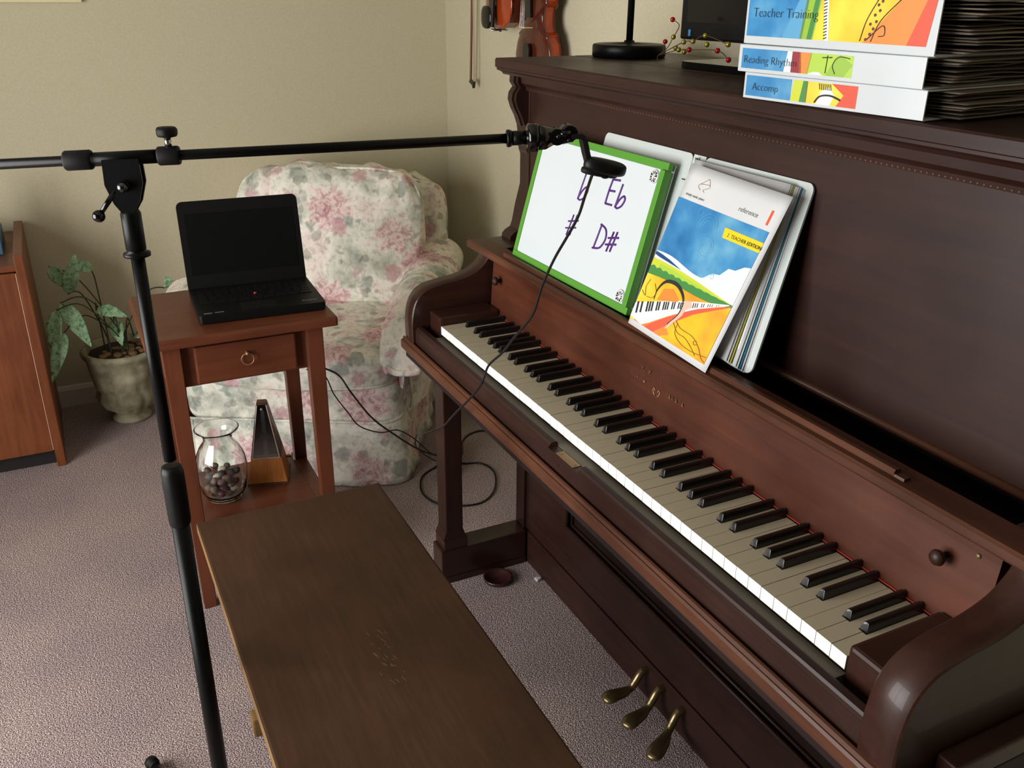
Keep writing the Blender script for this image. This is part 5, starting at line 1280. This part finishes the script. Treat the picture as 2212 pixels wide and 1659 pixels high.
# ---------------------------------------------------------------- violins and bow on the back wall
def violin(name, label, loc, rot, scale, vmat, side_m, chin=True):
    t = thing(name, label, 'violin', loc, rot)
    t.scale = (1, 1, 1)
    s = scale
    # outline half widths (z from bottom), body hangs scroll up, front faces -y
    ol = [(0.0, 0.0), (0.045, 0.004), (0.08, 0.020), (0.100, 0.05), (0.104, 0.08), (0.095, 0.115), (0.082, 0.135), (0.086, 0.142), (0.068, 0.150), (0.056, 0.175), (0.055, 0.195), (0.063, 0.220), (0.080, 0.232), (0.074, 0.238), (0.080, 0.26), (0.084, 0.285), (0.076, 0.32), (0.05, 0.345), (0.02, 0.354), (0.0, 0.356)]
    def side_poly(off=0.0): 
        pts = [(x+(off if x > 0.001 else 0), z) for x, z in ol]
        return [(x*s, z*s) for x, z in pts] + [(-x*s, z*s) for x, z in pts[-2:0:-1]]
    k = MB(); k.prism(side_poly(), 1, -0.034*s, 0.0); k.build('ribs', side_m, t)
    for nm, y0, sg in (('top_plate', -0.034*s, -1), ('back_plate', 0.0, 1)):
        poly = side_poly(0.003); n = len(poly); k = MB(); cz = 0.17*s
        rings = []
        for j, (sc_, up) in enumerate(((1.0, 0.0), (1.0, 0.003), (0.93, 0.005), (0.7, 0.011), (0.35, 0.015), (0.02, 0.016))):
            rings.append([k.bm.verts.new((x*sc_, y0+sg*up*s, cz+(z-cz)*sc_)) for x, z in poly])
        for a, b in zip(rings, rings[1:]):
            for i in range(n):
                f = k.bm.faces.new([a[i], a[(i+1) % n], b[(i+1) % n], b[i]]); f.smooth = True
        k.bm.faces.new(rings[-1]); k.bm.faces.new(rings[0][::-1]); k.build(nm, vmat, t)
    k = MB(); k.prism([(-0.011*s, 0.33*s), (0.011*s, 0.33*s), (0.0095*s, 0.47*s), (-0.0095*s, 0.47*s)], 1, -0.050*s, -0.030*s); k.tube([(0, -0.040*s, 0.47*s), (0, -0.042*s, 0.54*s), (0, -0.02*s, 0.575*s)], [0.012*s, 0.010*s, 0.007*s], n=10); k.build('neck', side_m, t)
    k = MB(); k.prism([(-0.02*s, 0.19*s), (0.02*s, 0.19*s), (0.012*s, 0.46*s), (-0.012*s, 0.46*s)], 1, -0.060*s, -0.0525*s); k.build('fingerboard', EBONY, t)
    k = MB(); k.prism([(-0.009*s, 0.004*s), (0.009*s, 0.004*s), (0.020*s, 0.10*s), (0.012*s, 0.115*s), (-0.012*s, 0.115*s), (-0.020*s, 0.10*s)], 1, -0.063*s, -0.056*s); k.tube([(0, -0.058*s, 0.01*s), (0, -0.045*s, -0.004*s), (0, -0.03*s, -0.006*s)], 0.002*s, n=6); k.build('tailpiece', EBONY, t)
    k = MB(); k.prism([(-0.02*s, -0.050*s), (0.02*s, -0.050*s), (0.018*s, -0.078*s), (-0.018*s, -0.075*s)], 2, 0.160*s, 0.164*s); k.build('bridge', mat('bridge_maple', srgb(206, 180, 132), 0.6), t)
    k = MB()
    for i in range(4): k.tube([((-0.0105+0.007*i)*s, -0.062*s, 0.112*s), ((-0.012+0.008*i)*s, -0.078*s, 0.162*s), ((-0.007+0.0045*i)*s, -0.063*s, 0.46*s)], 0.0006, n=4)
    k.build('strings', CHROME, t)
    for sg in (-1, 1):
        k = MB(); k.tube([(p.x*s, p.y*s, p.z*s) for p in catmull([(sg*0.030, -0.046, 0.195), (sg*0.037, -0.0455, 0.185), (sg*0.040, -0.0455, 0.165), (sg*0.046, -0.044, 0.145), (sg*0.052, -0.042, 0.137)], 5)], 0.0022*s, n=6); k.build('f_hole', EBONY, t)
    if chin:
        k = MB(); k.superell((-0.042*s, -0.062*s, 0.034*s), (0.040*s, 0.010*s, 0.036*s), 0.7, 0.9, nu=28, nv=14); k.build('chin_rest', BLACKG, t)
        k = MB(); k.tube([(-0.018*s, -0.055*s, -0.006*s), (-0.018*s, 0.004*s, -0.006*s)], 0.0025*s, n=8); k.tube([(-0.034*s, -0.055*s, -0.004*s), (-0.034*s, 0.004*s, -0.004*s)], 0.0025*s, n=8); k.build('chin_rest_clamp', CHROME, t)
    k = MB(); k.tube([(0, -0.03*s, -0.001*s), (0, -0.03*s, -0.010*s)], 0.004*s, n=8); k.build('end_button', EBONY, t)
    return t
violin('violin', 'orange-brown violin with black chin rest hanging nearest the corner', (-1.045, 0.672, 1.292), radians(-2), 0.95, VIOLIN, VIOLIN_D)
violin('violin', 'dark reddish violin hanging lower, partly behind the piano lid', (-0.812, 0.672, 1.150), radians(3), 0.95, VIOLIN_D, VIOLIN, chin=False)
BW = thing('violin_bow', 'slender brown violin bow hanging tip down beside the violins', 'bow', (-1.385, 0.69, 1.09))
k = MB(); k.tube(catmull([(0.0, 0, 0.012), (0.006, 0, 0.10), (0.014, 0, 0.25), (0.020, 0, 0.45), (0.022, 0, 0.72)], 6), 0.0042, n=8); k.build('stick', mat('bow_wood', srgb(92, 54, 28), 0.35), BW)
k = MB(); k.prism([(-0.006, 0.012), (0.004, 0.020), (0.030, 0.020), (0.031, 0.010), (0.026, -0.008), (0.020, 0.002)], 1, -0.005, 0.005); k.build('tip', EBONY, BW)
k = MB(); k.box((0.029, -0.0035, 0.015), (0.0305, 0.0035, 0.70)); k.build('hair', mat('horse_hair', srgb(200, 176, 150), 0.7), BW)
# hanging rail carrying violins and bow (above the frame)
k = MB(); k.box((-1.45, 0.70, 1.80), (-0.60, 0.719, 1.84), bev=0.002)
for x in (-1.363, -1.045, -0.812): k.tube([(x, 0.705, 1.82), (x, 0.675, 1.815), (x, 0.672, 1.83)], 0.003, n=6)
o = k.build('hanging_rail', OAK); tag(o, 'narrow wooden rail with hooks above the violins', 'rail')

# ---------------------------------------------------------------- picture frame bottom edge, left wall
PF = thing('picture_frame', 'cream painted picture frame on the left wall at the top left', 'picture frame', (-1.68, -0.83, 1.357))
k = MB()
k.box((0.001, -0.30, 0.0), (0.022, 0.303, 0.03), bev=0.002); k.box((0.001, -0.30, 0.45), (0.022, 0.303, 0.48), bev=0.002); k.box((0.001, -0.30, 0.03), (0.022, -0.27, 0.45), bev=0.002); k.box((0.001, 0.273, 0.03), (0.022, 0.303, 0.45), bev=0.002)
k.build('frame', mat('cream_frame', srgb(232, 224, 178), 0.5), PF)
k = MB(); k.box((0.001, -0.27, 0.03), (0.008, 0.273, 0.45)); k.build('picture_mat', mat('cream_mat', srgb(214, 210, 190), 0.8), PF)
